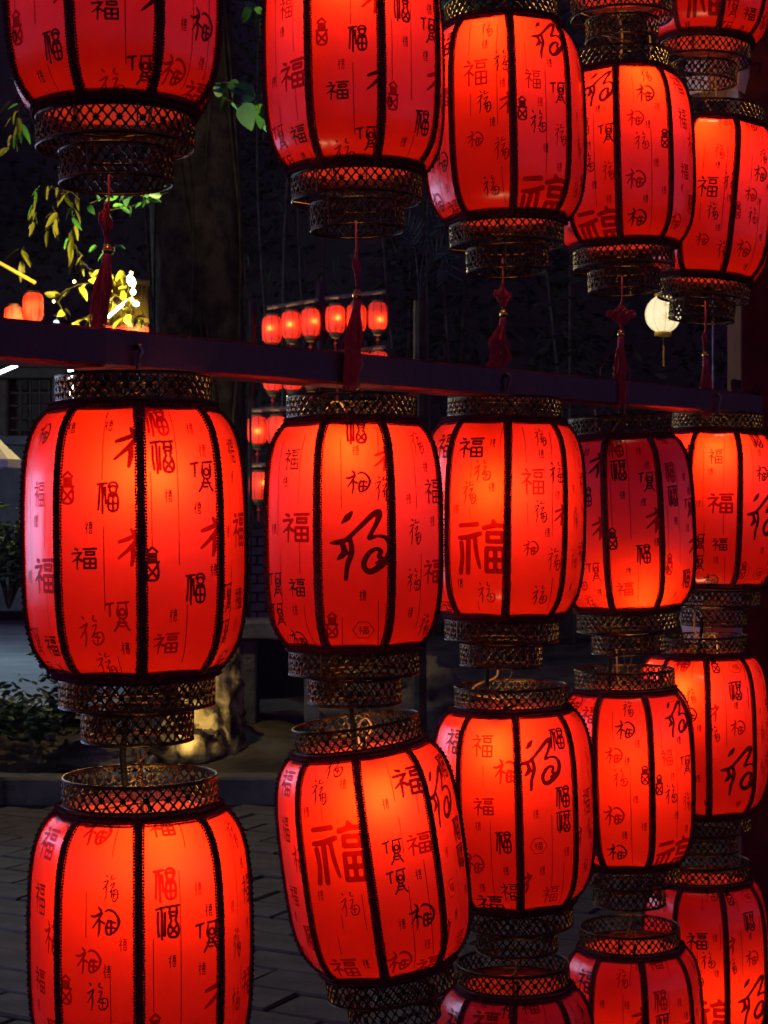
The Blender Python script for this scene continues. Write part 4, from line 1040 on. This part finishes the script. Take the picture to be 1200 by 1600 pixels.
creeper('creeper', 'bright green leaves above the third lantern of the upper row', [[(692, 2), (715, 6), (745, 2)], [(700, 14), (722, 18), (742, 14)]], 6.4, 'oval', ['leaf', 'leaf'], .7, 5, seed=13, hang=.1)

# ---- bamboo behind the middle columns
M['culm'] = pmat('dark_bamboo', (0.045, 0.045, 0.025), (0.09, 0.085, 0.045), 0.5, 0, 10)
rnd = random.Random(21)
for i, (px, lean) in enumerate(((418, .05), (438, -.04), (462, .08), (486, -.02), (612, .06), (638, -.05), (655, .03), (676, .10), (716, -.03), (868, .05), (898, -.06))):
    dB = rnd.uniform(17.9, 19.5); b = P(px, 800, dB); b.z = 0
    nums = ['first', 'second', 'third', 'fourth', 'fifth', 'sixth', 'seventh', 'eighth', 'ninth', 'tenth', 'eleventh']
    r_ = empty('bamboo', b, 'thin dark bamboo behind the middle lanterns, %s from the left' % nums[i], 'bamboo', 'bamboo stems in the dark behind the lanterns')
    mb = MB(); H = rnd.uniform(7, 8.5); pr = []
    for j in range(28):
        z = H * j / 27; pr.append(Vector((lean * z + .05 * math.sin(z), .02 * z, z)))
    mb.tube(pr, [.022 * (1 - .5 * j / 27) for j in range(28)], 8)
    for j in range(1, 27): mb.ring(pr[j], .022 * (1 - .5 * j / 27) + .001, .0035, 10, 4)
    mb.build('culm', M['culm'], r_, True)
    fo = MB()
    for j in range(90):
        z = rnd.uniform(H * .35, H); c0 = Vector((lean * z + .05 * math.sin(z), .02 * z, z)) + rdir(rnd) * rnd.uniform(.05, .5)
        fo.add(*leaf_verts(c0, Vector((rnd.uniform(-1, 1), rnd.uniform(-1, 1), -rnd.uniform(.3, 1.3))), Vector((0, 0, 1)), rnd.uniform(.12, .24), rnd.uniform(.018, .03)))
    fo.build('leaves', M['leaf_dark'], r_)
# palm-like plant
pr_ = empty('palm', P(668, 470, 7.5), 'arching dark palm fronds between the upper second and third lanterns', 'palm')
M['frond'] = pmat('blue_green_frond', (0.015, 0.03, 0.026), (0.025, 0.05, 0.04), 0.5, 0, 6)
for pts in ([(655, 470), (664, 380), (682, 350), (704, 368), (716, 410)], [(655, 470), (650, 400), (640, 360), (622, 352)], [(655, 470), (670, 410), (690, 395), (700, 430)], [(655, 470), (690, 360), (716, 330), (740, 340)]):
    mb = MB(); pp_ = [P(x, y, 7.5) for x, y in pts]; sm2 = []
    qq = [pp_[0]] + pp_ + [pp_[-1]]
    for i in range(1, len(qq) - 2):
        for j in range(6):
            t = j / 6; p0, p1, p2, p3 = qq[i - 1], qq[i], qq[i + 1], qq[i + 2]
            sm2.append(0.5 * ((2 * p1) + (-p0 + p2) * t + (2 * p0 - 5 * p1 + 4 * p2 - p3) * t * t + (-p0 + 3 * p1 - 3 * p2 + p3) * t ** 3) - pr_.location)
    mb.tube(sm2, .003, 5)
    for i in range(6, len(sm2)):
        tdir = (sm2[i] - sm2[i - 1]).normalized(); sd = tdir.cross(Vector((0, 1, 0)))
        for sg in (-1, 1): mb.add(*leaf_verts(sm2[i], tdir * .7 + sd * sg * .7 + Vector((0, rnd.uniform(-.3, .1), 0)), Vector((0, -1, .3)), rnd.uniform(.07, .11), .014))
    mb.build('frond', M['frond'], pr_)
mb = MB(); b_ = P(655, 470, 7.5) - pr_.location; mb.tube([b_, Vector((b_.x, b_.y, -pr_.location.z))], [.025, .035], 8); mb.build('stem', M['bark'], pr_)

# ---- rocks
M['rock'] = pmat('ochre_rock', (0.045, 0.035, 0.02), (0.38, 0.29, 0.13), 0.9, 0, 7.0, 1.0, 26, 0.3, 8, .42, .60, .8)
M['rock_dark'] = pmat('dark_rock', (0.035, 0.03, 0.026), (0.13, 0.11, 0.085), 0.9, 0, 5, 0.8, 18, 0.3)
def rock(label, px, pybase, d, w, h, dep, mat, seed, name='rock'):
    p = P(px, pybase, d); mb = MB(); u, v = 64, 44; vs_ = []
    for j in range(v + 1):
        e = math.pi * (j / v - .5)
        for i in range(u):
            a = 2 * math.pi * i / u; n0 = Vector((math.cos(e) * math.cos(a), math.cos(e) * math.sin(a), math.sin(e)))
            f = 1 + .30 * noise.noise(n0 * 1.5 + Vector((seed, 0, 0))) + .16 * noise.noise(n0 * 3.6 + Vector((0, seed, 0))) + .11 * noise.noise(n0 * 8 + Vector((0, 0, seed))) + .05 * noise.noise(n0 * 19 + Vector((seed, 0, seed)))
            f = f - .06 * abs(noise.noise(n0 * 5 + Vector((seed, seed, 0))))
            vs_.append((n0.x * f * w / 2, n0.y * f * dep / 2, h * .42 + n0.z * f * h * .58))
    mb.add(vs_, [(j * u + i, j * u + (i + 1) % u, (j + 1) * u + (i + 1) % u, (j + 1) * u + i) for j in range(v) for i in range(u)])
    o = mb.build(name, mat, None, True, loc=p); return tag(o, label, 'rock', 'rocks in the garden bed')
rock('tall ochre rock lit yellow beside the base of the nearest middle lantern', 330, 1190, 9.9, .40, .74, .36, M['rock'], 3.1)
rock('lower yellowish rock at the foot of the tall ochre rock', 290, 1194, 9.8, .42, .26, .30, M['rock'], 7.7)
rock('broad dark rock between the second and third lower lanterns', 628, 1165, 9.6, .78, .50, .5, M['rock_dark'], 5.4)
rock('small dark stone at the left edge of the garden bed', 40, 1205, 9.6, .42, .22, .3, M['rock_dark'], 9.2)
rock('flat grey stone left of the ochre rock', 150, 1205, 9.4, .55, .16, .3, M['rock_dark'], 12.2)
# assumed garden spotlight, unseen, added to light the ochre rock yellow
gs = empty('assumed_spotlight', P(232, 1222, 9.35), 'assumed small black garden spotlight on a spike, added to light the ochre rock', 'lamp')
mb = MB(); mb.tube([(0, 0, -.12), (0, 0, .05)], .008, 6); mb.build('spike', M['socket'], gs)
aim = (P(335, 1080, 9.85) - (gs.location + Vector((0, 0, .09)))).normalized()
mb = MB(); c0 = Vector((0, 0, .09)); mb.tube([c0 - aim * .05, c0 - aim * .02, c0 + aim * .05], [.018, .032, .036], 14, False); mb.build('head', M['socket'], gs, True)
mb = MB(); mb.tube([c0 + aim * .028, c0 + aim * .032], .030, 14); mb.build('lens', emat('assumed_warm_lens', (1, .75, .3), 6.0), gs)
SL = bpy.data.lights.new('assumed_spot_beam', 'SPOT'); SL.energy = 17; SL.color = (1, .74, .30); SL.spot_size = R(70); SL.spot_blend = .7; SL.shadow_soft_size = .02  # light of the assumed spotlight, added to warm the rock
so_ = bpy.data.objects.new('assumed_spot_beam', SL); col.objects.link(so_); so_.parent = gs; so_.location = c0 + aim * .045; so_.rotation_euler = aim.to_track_quat('-Z', 'Y').to_euler()
# ---- stone bench
M['stone'] = pmat('blue_grey_stone', (0.07, 0.075, 0.085), (0.15, 0.155, 0.17), 0.8, 0, 8, 0.4, 50)
bn = empty('stone_bench', P(440, 1112, 10.4), 'grey stone bench in the shade behind the left lanterns', 'bench'); kx = 10.4 / F
mb = MB(); mb.bbox((0, 0, 130 * kx), (78 * kx, .20, 14 * kx), .012); mb.build('seat', M['stone'], bn)
for sg in (-1, 1):
    mb = MB(); mb.bbox((sg * 50 * kx, 0, 46 * kx), (13 * kx, .15, 70 * kx), .01); mb.build('leg', M['stone'], bn)
# ---- grey brick wall
M['brick'] = pmat('grey_brick', (0.10, 0.10, 0.105), (0.22, 0.21, 0.21), 0.85, 0, 9, 0.4, 60)
M['mortar'] = pmat('dark_mortar', (0.02, 0.02, 0.02), (0.03, 0.03, 0.03), 0.95, 0, 30)
dK = 12.6; kk = dK / F; x0 = P(330, 0, dK).x; x1 = P(575, 0, dK).x
zb = P(0, 930, dK).z; zt = P(0, 822, dK).z
wl = empty('brick_wall', ((x0 + x1) / 2, dK, 0), 'low grey brick wall with a flat coping behind the left lanterns', 'wall'); wcx = (x0 + x1) / 2
mb = MB(); mb.box((0, .06, zt / 2 - .02), ((x1 - x0) / 2, .05, zt / 2 - .02)); mb.build('mortar_core', M['mortar'], wl)
mb = MB(); mb.bbox((0, 0, 0), (.062, .05, .029), .004); BRK = mb.mesh('brick', M['brick'])
rows = 12
for j in range(rows):
    z = zt - .045 - j * .068
    if z < .15: break
    for i in range(int((x1 - x0) / .134)):
        x = -(x1 - x0) / 2 + .067 + i * .134 + (.067 if j % 2 else 0)
        if x + .062 > (x1 - x0) / 2: continue
        put('brick', BRK, wl, (x, .045 + random.uniform(-.003, .003), z), (0, 0, random.uniform(-.01, .01)))
mb = MB(); mb.bbox((0, .05, zt + .012), ((x1 - x0) / 2 + .02, .085, .024), .006); mb.build('coping', M['stone'], wl)

# ---- assumed unseen shopfront at the left, lit door and box added for sheen; tubes
M['wall_grey'] = pmat('grey_plaster', (0.09, 0.09, 0.10), (0.15, 0.15, 0.155), 0.85, 0, 5, 0.4, 40)
M['timber'] = pmat('dark_timber', (0.05, 0.028, 0.02), (0.09, 0.05, 0.035), 0.6, 0, 12, 0.3)
M['tile'] = pmat('grey_roof_tile', (0.06, 0.06, 0.065), (0.11, 0.11, 0.115), 0.8, 0, 10)
M['tube'] = emat('tube_glass', (0.72, 0.95, 1.0), 9.0)
M['assumed_lit_pane'] = emat('assumed_lit_glass', (0.50, 0.60, 1.0), 8.0)
M['assumed_box_lit'] = emat('assumed_box_face', (0.50, 0.54, 1.0), 6.0)
M['glass_dark'] = pmat('unlit_window_glass', (0.02, 0.022, 0.03), None, 0.08)
XS = -3.0
assumed_shop = empty('assumed_shop', (XS, 7.0, 0), 'assumed unseen shopfront left of the picture with a lit glass door and light box', 'assumed_shop')
def sp_box(name, c, h, mat, bv=.006, par=None):
    mb = MB(); mb.bbox((0, 0, 0), h, bv)
    pr = par or assumed_shop
    base = assumed_shop.location + (par.location if par else Vector((0, 0, 0)))
    return mb.build(name, M[mat], pr, loc=Vector(c) - base)
sp_box('wall', (XS - .15, 7.0, .40), (.10, 3.0, .40), 'wall_grey')
sp_box('wall', (XS - .15, 7.0, 3.3), (.10, 3.0, .50), 'wall_grey')
ww = []
for yc in (4.55, 6.1, 7.65, 9.2):
    lit = False
    if yc == 6.1: continue
    f = sp_box('window', (XS - .16, yc, 1.8), (.03, .62, .99), 'timber')
    for i, dy in enumerate((-.31, .31)):
        for dz in (-.48, .48):
            mb = MB(); mb.box((0, 0, 0), (.006, .27, .44)); mb.build('pane', M['assumed_lit_pane' if lit else 'glass_dark'], f, loc=(.036, dy, dz))
lb = sp_box('assumed_light_box', (XS - .02, 4.12, 1.52), (.05, .50, .34), 'steel', .01)  # assumed light box out of view, added for the cold sheen on the silk
mb = MB(); mb.box((0, 0, 0), (.004, .46, .30)); mb.build('face', M['assumed_box_lit'], lb, loc=(.056, 0, 0))
dr = sp_box('assumed_glass_door', (XS - .16, 6.15, 1.30), (.03, .62, 1.28), 'timber')  # assumed door out of view, its glowing panes added for the lantern sheen
for dy in (-.30, .30):
    for dz in (-.62, .05, .72):
        mb = MB(); mb.box((0, 0, 0), (.006, .25, .30)); mb.build('pane', M['assumed_lit_pane'], dr, loc=(.036, dy, dz))
mb = MB(); mb.tube([(.05, .06, -.15), (.075, .06, -.12), (.075, .06, .12), (.05, .06, .15)], .008, 8); mb.build('handle', M['steel'], dr, True)
for yc in (3.85, 5.325, 6.875, 8.425, 9.93): sp_box('pillar', (XS - .08, yc, 1.9), (.09, .10, 1.9), 'timber')
# old house seen at the edge of the picture, further back
DH = 18.6; KH = DH / F
house = empty('old_house', (P(20, 0, DH).x, DH, .2), 'dim grey house with a latticed opening at the left edge below the beam', 'house')
def h_box(name, x0, y0, x1, y1, dep, th, mat, bv=.01):
    a, b = P(x0, y1, DH), P(x1, y0, DH)
    mb = MB(); mb.bbox((0, 0, 0), ((b.x - a.x) / 2, th, (b.z - a.z) / 2), bv)
    return mb.build(name, M[mat], house, loc=Vector(((a.x + b.x) / 2, DH + dep, (a.z + b.z) / 2)) - house.location)
h_box('wall', -160, 690, 84, 955, .10, .10, 'wall_grey'); h_box('back_wall', -160, 560, 110, 690, .9, .05, 'timber')
h_box('pillar', 84, 585, 106, 955, .0, .10, 'wall_grey', .02); h_box('pillar', -10, 592, 14, 690, .02, .08, 'timber', .02)
h_box('lintel', -160, 575, 110, 592, .02, .14, 'timber'); h_box('sill', -160, 682, 84, 696, -.03, .16, 'wall_grey')
for px in range(-60, 80, 15):
    if -12 < px < 16: continue
    h_box('lattice_bar', px, 594, px + 3, 681, .03, .02, 'timber', .004)
for py in (612, 632, 652, 670): h_box('lattice_bar', 15, py, 83, py + 3, .045, .02, 'timber', .004)
ro = h_box('roof', -170, 556, 126, 574, .1, .9, 'tile')
rf = sp_box('roof', (XS - .1, 7.0, 3.9), (.75, 3.5, .05), 'tile')
for i in range(22):
    mb = MB(); mb.tube([(-.74, -3.4 + i * .32, .06), (.78, -3.4 + i * .32, .04)], .07, 8); mb.build('tile', M['tile'], rf, True)
def tube_light(label, p0, p1, r=.014):
    c = (p0 + p1) / 2
    r_ = empty('tube_light', c, label, 'lamp', 'cold white tube lights by the shop')
    d_ = (p1 - p0).normalized()
    mb = MB(); mb.tube([p0 - c, p1 - c], r, 10); mb.build('tube', M['tube'], r_, True)
    mb = MB(); mb.tube([p0 - c - d_ * .03, p0 - c], r * 1.15, 10); mb.build('end_cap', M['steel'], r_)
    mb = MB(); mb.tube([p1 - c, p1 - c + d_ * .03], r * 1.15, 10); mb.build('end_cap', M['steel'], r_)
    mb = MB(); bq = Vector((0, r * 2.4, 0)); mb.tube([p0 - c + bq, p1 - c + bq], r * 1.3, 6); mb.build('batten', M['steel'], r_)
tube_light('upright cold white tube light seen behind the crown of the nearest middle lantern', P(110, 545, 9.7), P(111, 648, 9.7))
tube_light('slanting cold white tube light at the left edge just below the beam', P(-110, 628, 14.0), P(26, 571, 14.6))
lamp('tube_glow', P(-60, 640, 14.2), 90, (.55, .85, 1.0), .1, bpy.data.objects['tube_light.001'])
bpy.data.objects['tube_glow'].location -= bpy.data.objects['tube_light.001'].location
tube_light('short slanting white tube light above the beam at the left', P(168, 496, 9.4), P(193, 474, 9.4), .009)
# pale awning edge at the far left
M['awning'] = pmat('pale_awning', (0.45, 0.47, 0.5), (0.55, 0.57, 0.6), 0.7, 0, 12)
aw = empty('parasol', (P(-30, 0, 8.6).x, 8.6, 0), 'pale canopy edge poking in at the left below the tube lights', 'canopy')
mb = MB(); c = P(-30, 690, 8.6); n_ = 10
vs_ = [(0, 0, c.z + .10)]
for i in range(n_): vs_.append((.20 * math.cos(2 * math.pi * i / n_), .20 * math.sin(2 * math.pi * i / n_), c.z - .09))
for i in range(n_): vs_.append((.198 * math.cos(2 * math.pi * i / n_), .198 * math.sin(2 * math.pi * i / n_), c.z - .13))
mb.add(vs_, [(0, 1 + i, 1 + (i + 1) % n_) for i in range(n_)] + [(1 + i, 1 + n_ + i, 1 + n_ + (i + 1) % n_, 1 + (i + 1) % n_) for i in range(n_)]); mb.build('canopy', M['awning'], aw)
mb = MB(); mb.tube([(0, 0, 0), (0, 0, c.z + .1)], .012, 8); mb.build('pole', M['steel'], aw)

# ---- string lights, lit leaves and small lanterns at the left above the beam
M['warm_led'] = emat('warm_led', (1.0, 0.80, 0.30), 8.0)
M['white_led'] = emat('white_led', (0.95, 1.0, 0.80), 10.0)
M['blue_led'] = emat('blue_led', (0.25, 0.45, 1.0), 5.0)
bulbm = {}
def led(label, px, py, d, rx, rz, mat, light=0, colr=(1, .8, .35)):
    r_ = empty('string_light_bulb', P(px, py, d), label, 'bulb', 'bulbs of the string lights at the left')
    mb = MB(); mb.lathe([(max(1e-4, math.sin(math.pi * i / 8)) * rx / F * d, -math.cos(math.pi * i / 8) * rz / F * d) for i in range(9)], 12); mb.build('glass', M[mat], r_, True, rot=(0, R(random.uniform(-30, 30)), 0))
    mb = MB(); h = rz / F * d; mb.lathe([(.0001, h * 1.5), (rx / F * d * .5, h * 1.5), (rx / F * d * .5, h * .9), (.0001, h * .9)], 8); mb.build('socket', M['socket'], r_)
    if light: lamp('bulb_light', (0, -rz / F * d * 1.5 - .02, -.01), light, colr, .02, r_)
led('brightest oval bulb of the string lights above the beam', 205, 439, 9.3, 6.5, 10, 'white_led', 80, (1, .72, .24))
led('round bulb just under the brightest one of the string lights', 208, 456, 9.3, 4.5, 5, 'white_led')
led('small bulb third down in the string lights', 206, 468, 9.3, 3, 3, 'warm_led')
led('cool white bulb lowest in the string lights', 213, 475, 9.3, 5, 4, 'tube')
led('tiny blue bulb resting on the beam line at the left', 88, 504, 9.3, 4.5, 4, 'blue_led')
led('tiny yellow bulb at the tip of the twig', 116, 440, 9.3, 2.5, 2.5, 'warm_led')
led('small yellow bulb on the twig beside the orange lantern', 84, 471, 9.3, 2, 2.5, 'warm_led')
ylw = creeper('lit_shrub', 'yellow-lit leafy branch around the string lights above the beam', [[(160, 425), (178, 430), (195, 425), (205, 470)], [(120, 500), (148, 492), (168, 505)], [(80, 470), (100, 455), (120, 445), (140, 442)], [(150, 440), (175, 470), (205, 500), (225, 490)], [(178, 460), (196, 470), (210, 490)], [(95, 480), (104, 500)]], 9.5, 'oval', ['leaf_yellow'], 1.05, 7, seed=31, hang=.3)
M['yellow_tile'] = pmat('yellow_glazed_ridge', (0.45, 0.33, 0.03), (0.55, 0.42, 0.04), 0.4, 0, 12)
pvl = empty('pavilion_roof', P(196, 520, 10.0), 'small yellow-tiled roof lit brightly by the string lights above the beam', 'roof')
for i in range(9):
    mb = MB(); x = (-34 + i * 8.5) / F * 10; mb.tube([(x * .72, .22, .30), (x * .8, .12, .19), (x, -.05, .07), (x * 1.06, -.10, .045)], [.014, .017, .018, .018], 8); mb.build('tile', M['yellow_tile'], pvl, True)
mb = MB(); mb.bbox((0, -.03, .035), (.15, .10, .012), .004); mb.build('eave_board', M['timber'], pvl)
mb = MB(); mb.tube([(-.11, .22, .31), (0, .22, .325), (.11, .22, .31)], .022, 8); mb.build('ridge', M['yellow_tile'], pvl, True)
for sx in (-1, 1):
    mb = MB(); mb.tube([(sx * .11, .10, .03), (sx * .11, .10, -pvl.location.z)], .02, 8); mb.build('post', M['timber'], pvl)
def orange_lantern(label, px, py, d, s_, pw):
    r_ = empty('orange_lantern', P(px, py, d), label, 'lantern', 'little orange lanterns at the left')
    for nm, me in (('shade', SM_SHADE), ('ribs', SM_RIB), ('base_cap', SM_CAP), ('top_cap', SM_TOP)): put(nm, me, r_, scale=(s_, s_, s_))
    lamp('bulb_light', (.0, -.03 * s_, 0), pw, (1, .75, .38), .012, r_)
orange_lantern('orange lantern at the left edge hanging below the yellow pole', 52, 480, 9.8, .60, 1.1)
orange_lantern('orange lantern at the far left, mostly behind the beam', 22, 500, 9.8, .58, 1.1)
for i, (px, nm) in enumerate(((172, 'leftmost'), (196, 'middle'), (220, 'rightmost'))):
    orange_lantern('%s of the three lanterns whose tops show above the beam under the yellow roof' % nm, px, 527, 9.7, .48, .8)
M['yellow_pole'] = pmat('yellow_bamboo_pole', (0.5, 0.38, 0.04), (0.6, 0.46, 0.05), 0.5, 0, 10)
mb = MB(); p0, p1 = P(-60, 378, 9.4), P(55, 442, 9.6); c = (p0 + p1) / 2
mb.tube([p0 - c, p1 - c], .011, 8)
tag(mb.build('bamboo_pole', M['yellow_pole'], None, True, loc=c), 'yellow-lit bamboo pole slanting in from the left edge above the beam', 'pole')

# ---- shrubs at the left
def shrub(label, px, pyb, d, w, h, n_, mat, seed):
    rn = random.Random(seed); r_ = empty('shrub', P(px, pyb, d), label, 'shrub', 'dark shrubs at the left')
    fo = MB(); st = MB()
    for q in range(14):
        a = rn.uniform(0, 6.28); e = Vector((math.cos(a) * w * .4, math.sin(a) * w * .3, h * rn.uniform(.5, .95))); st.tube([(0, 0, 0), e * .5 + Vector((0, 0, .05)), e], [.010, .006, .003], 5)
        for k in range(n_):
            fo.add(*leaf_verts(e * rn.uniform(.45, 1.1) + rdir(rn) * w * .22 * rn.random(), rdir(rn, -.6, .5), rdir(rn), rn.uniform(.04, .08), rn.uniform(.016, .03)))
    fo.build('foliage', M[mat], r_); st.build('stems', M['bark'], r_)
shrub('dark feathery shrub at the left edge beside the nearest middle lantern', 14, 950, 8.9, .50, .62, 60, 'leaf_dark', 41)
shrub('low dark shrub at the lower left under the pale patch of ground', 60, 1160, 9.2, .60, .30, 60, 'leaf_dark', 42)
shrub('drooping dark shrub behind the left side of the lowest left base', 112, 1130, 9.3, .36, .44, 50, 'leaf_dark', 43)
# pale forecourt in front of the assumed shopfront
M['forecourt'] = pmat('pale_concrete', (0.28, 0.29, 0.30), (0.40, 0.41, 0.42), 0.6, 0, 3, 0.3, 30)
fc = MB(); fc.box((-4.6, 15.2, .24), (2.9, 4.5, .02)); struct(fc.build('forecourt', M['forecourt']))
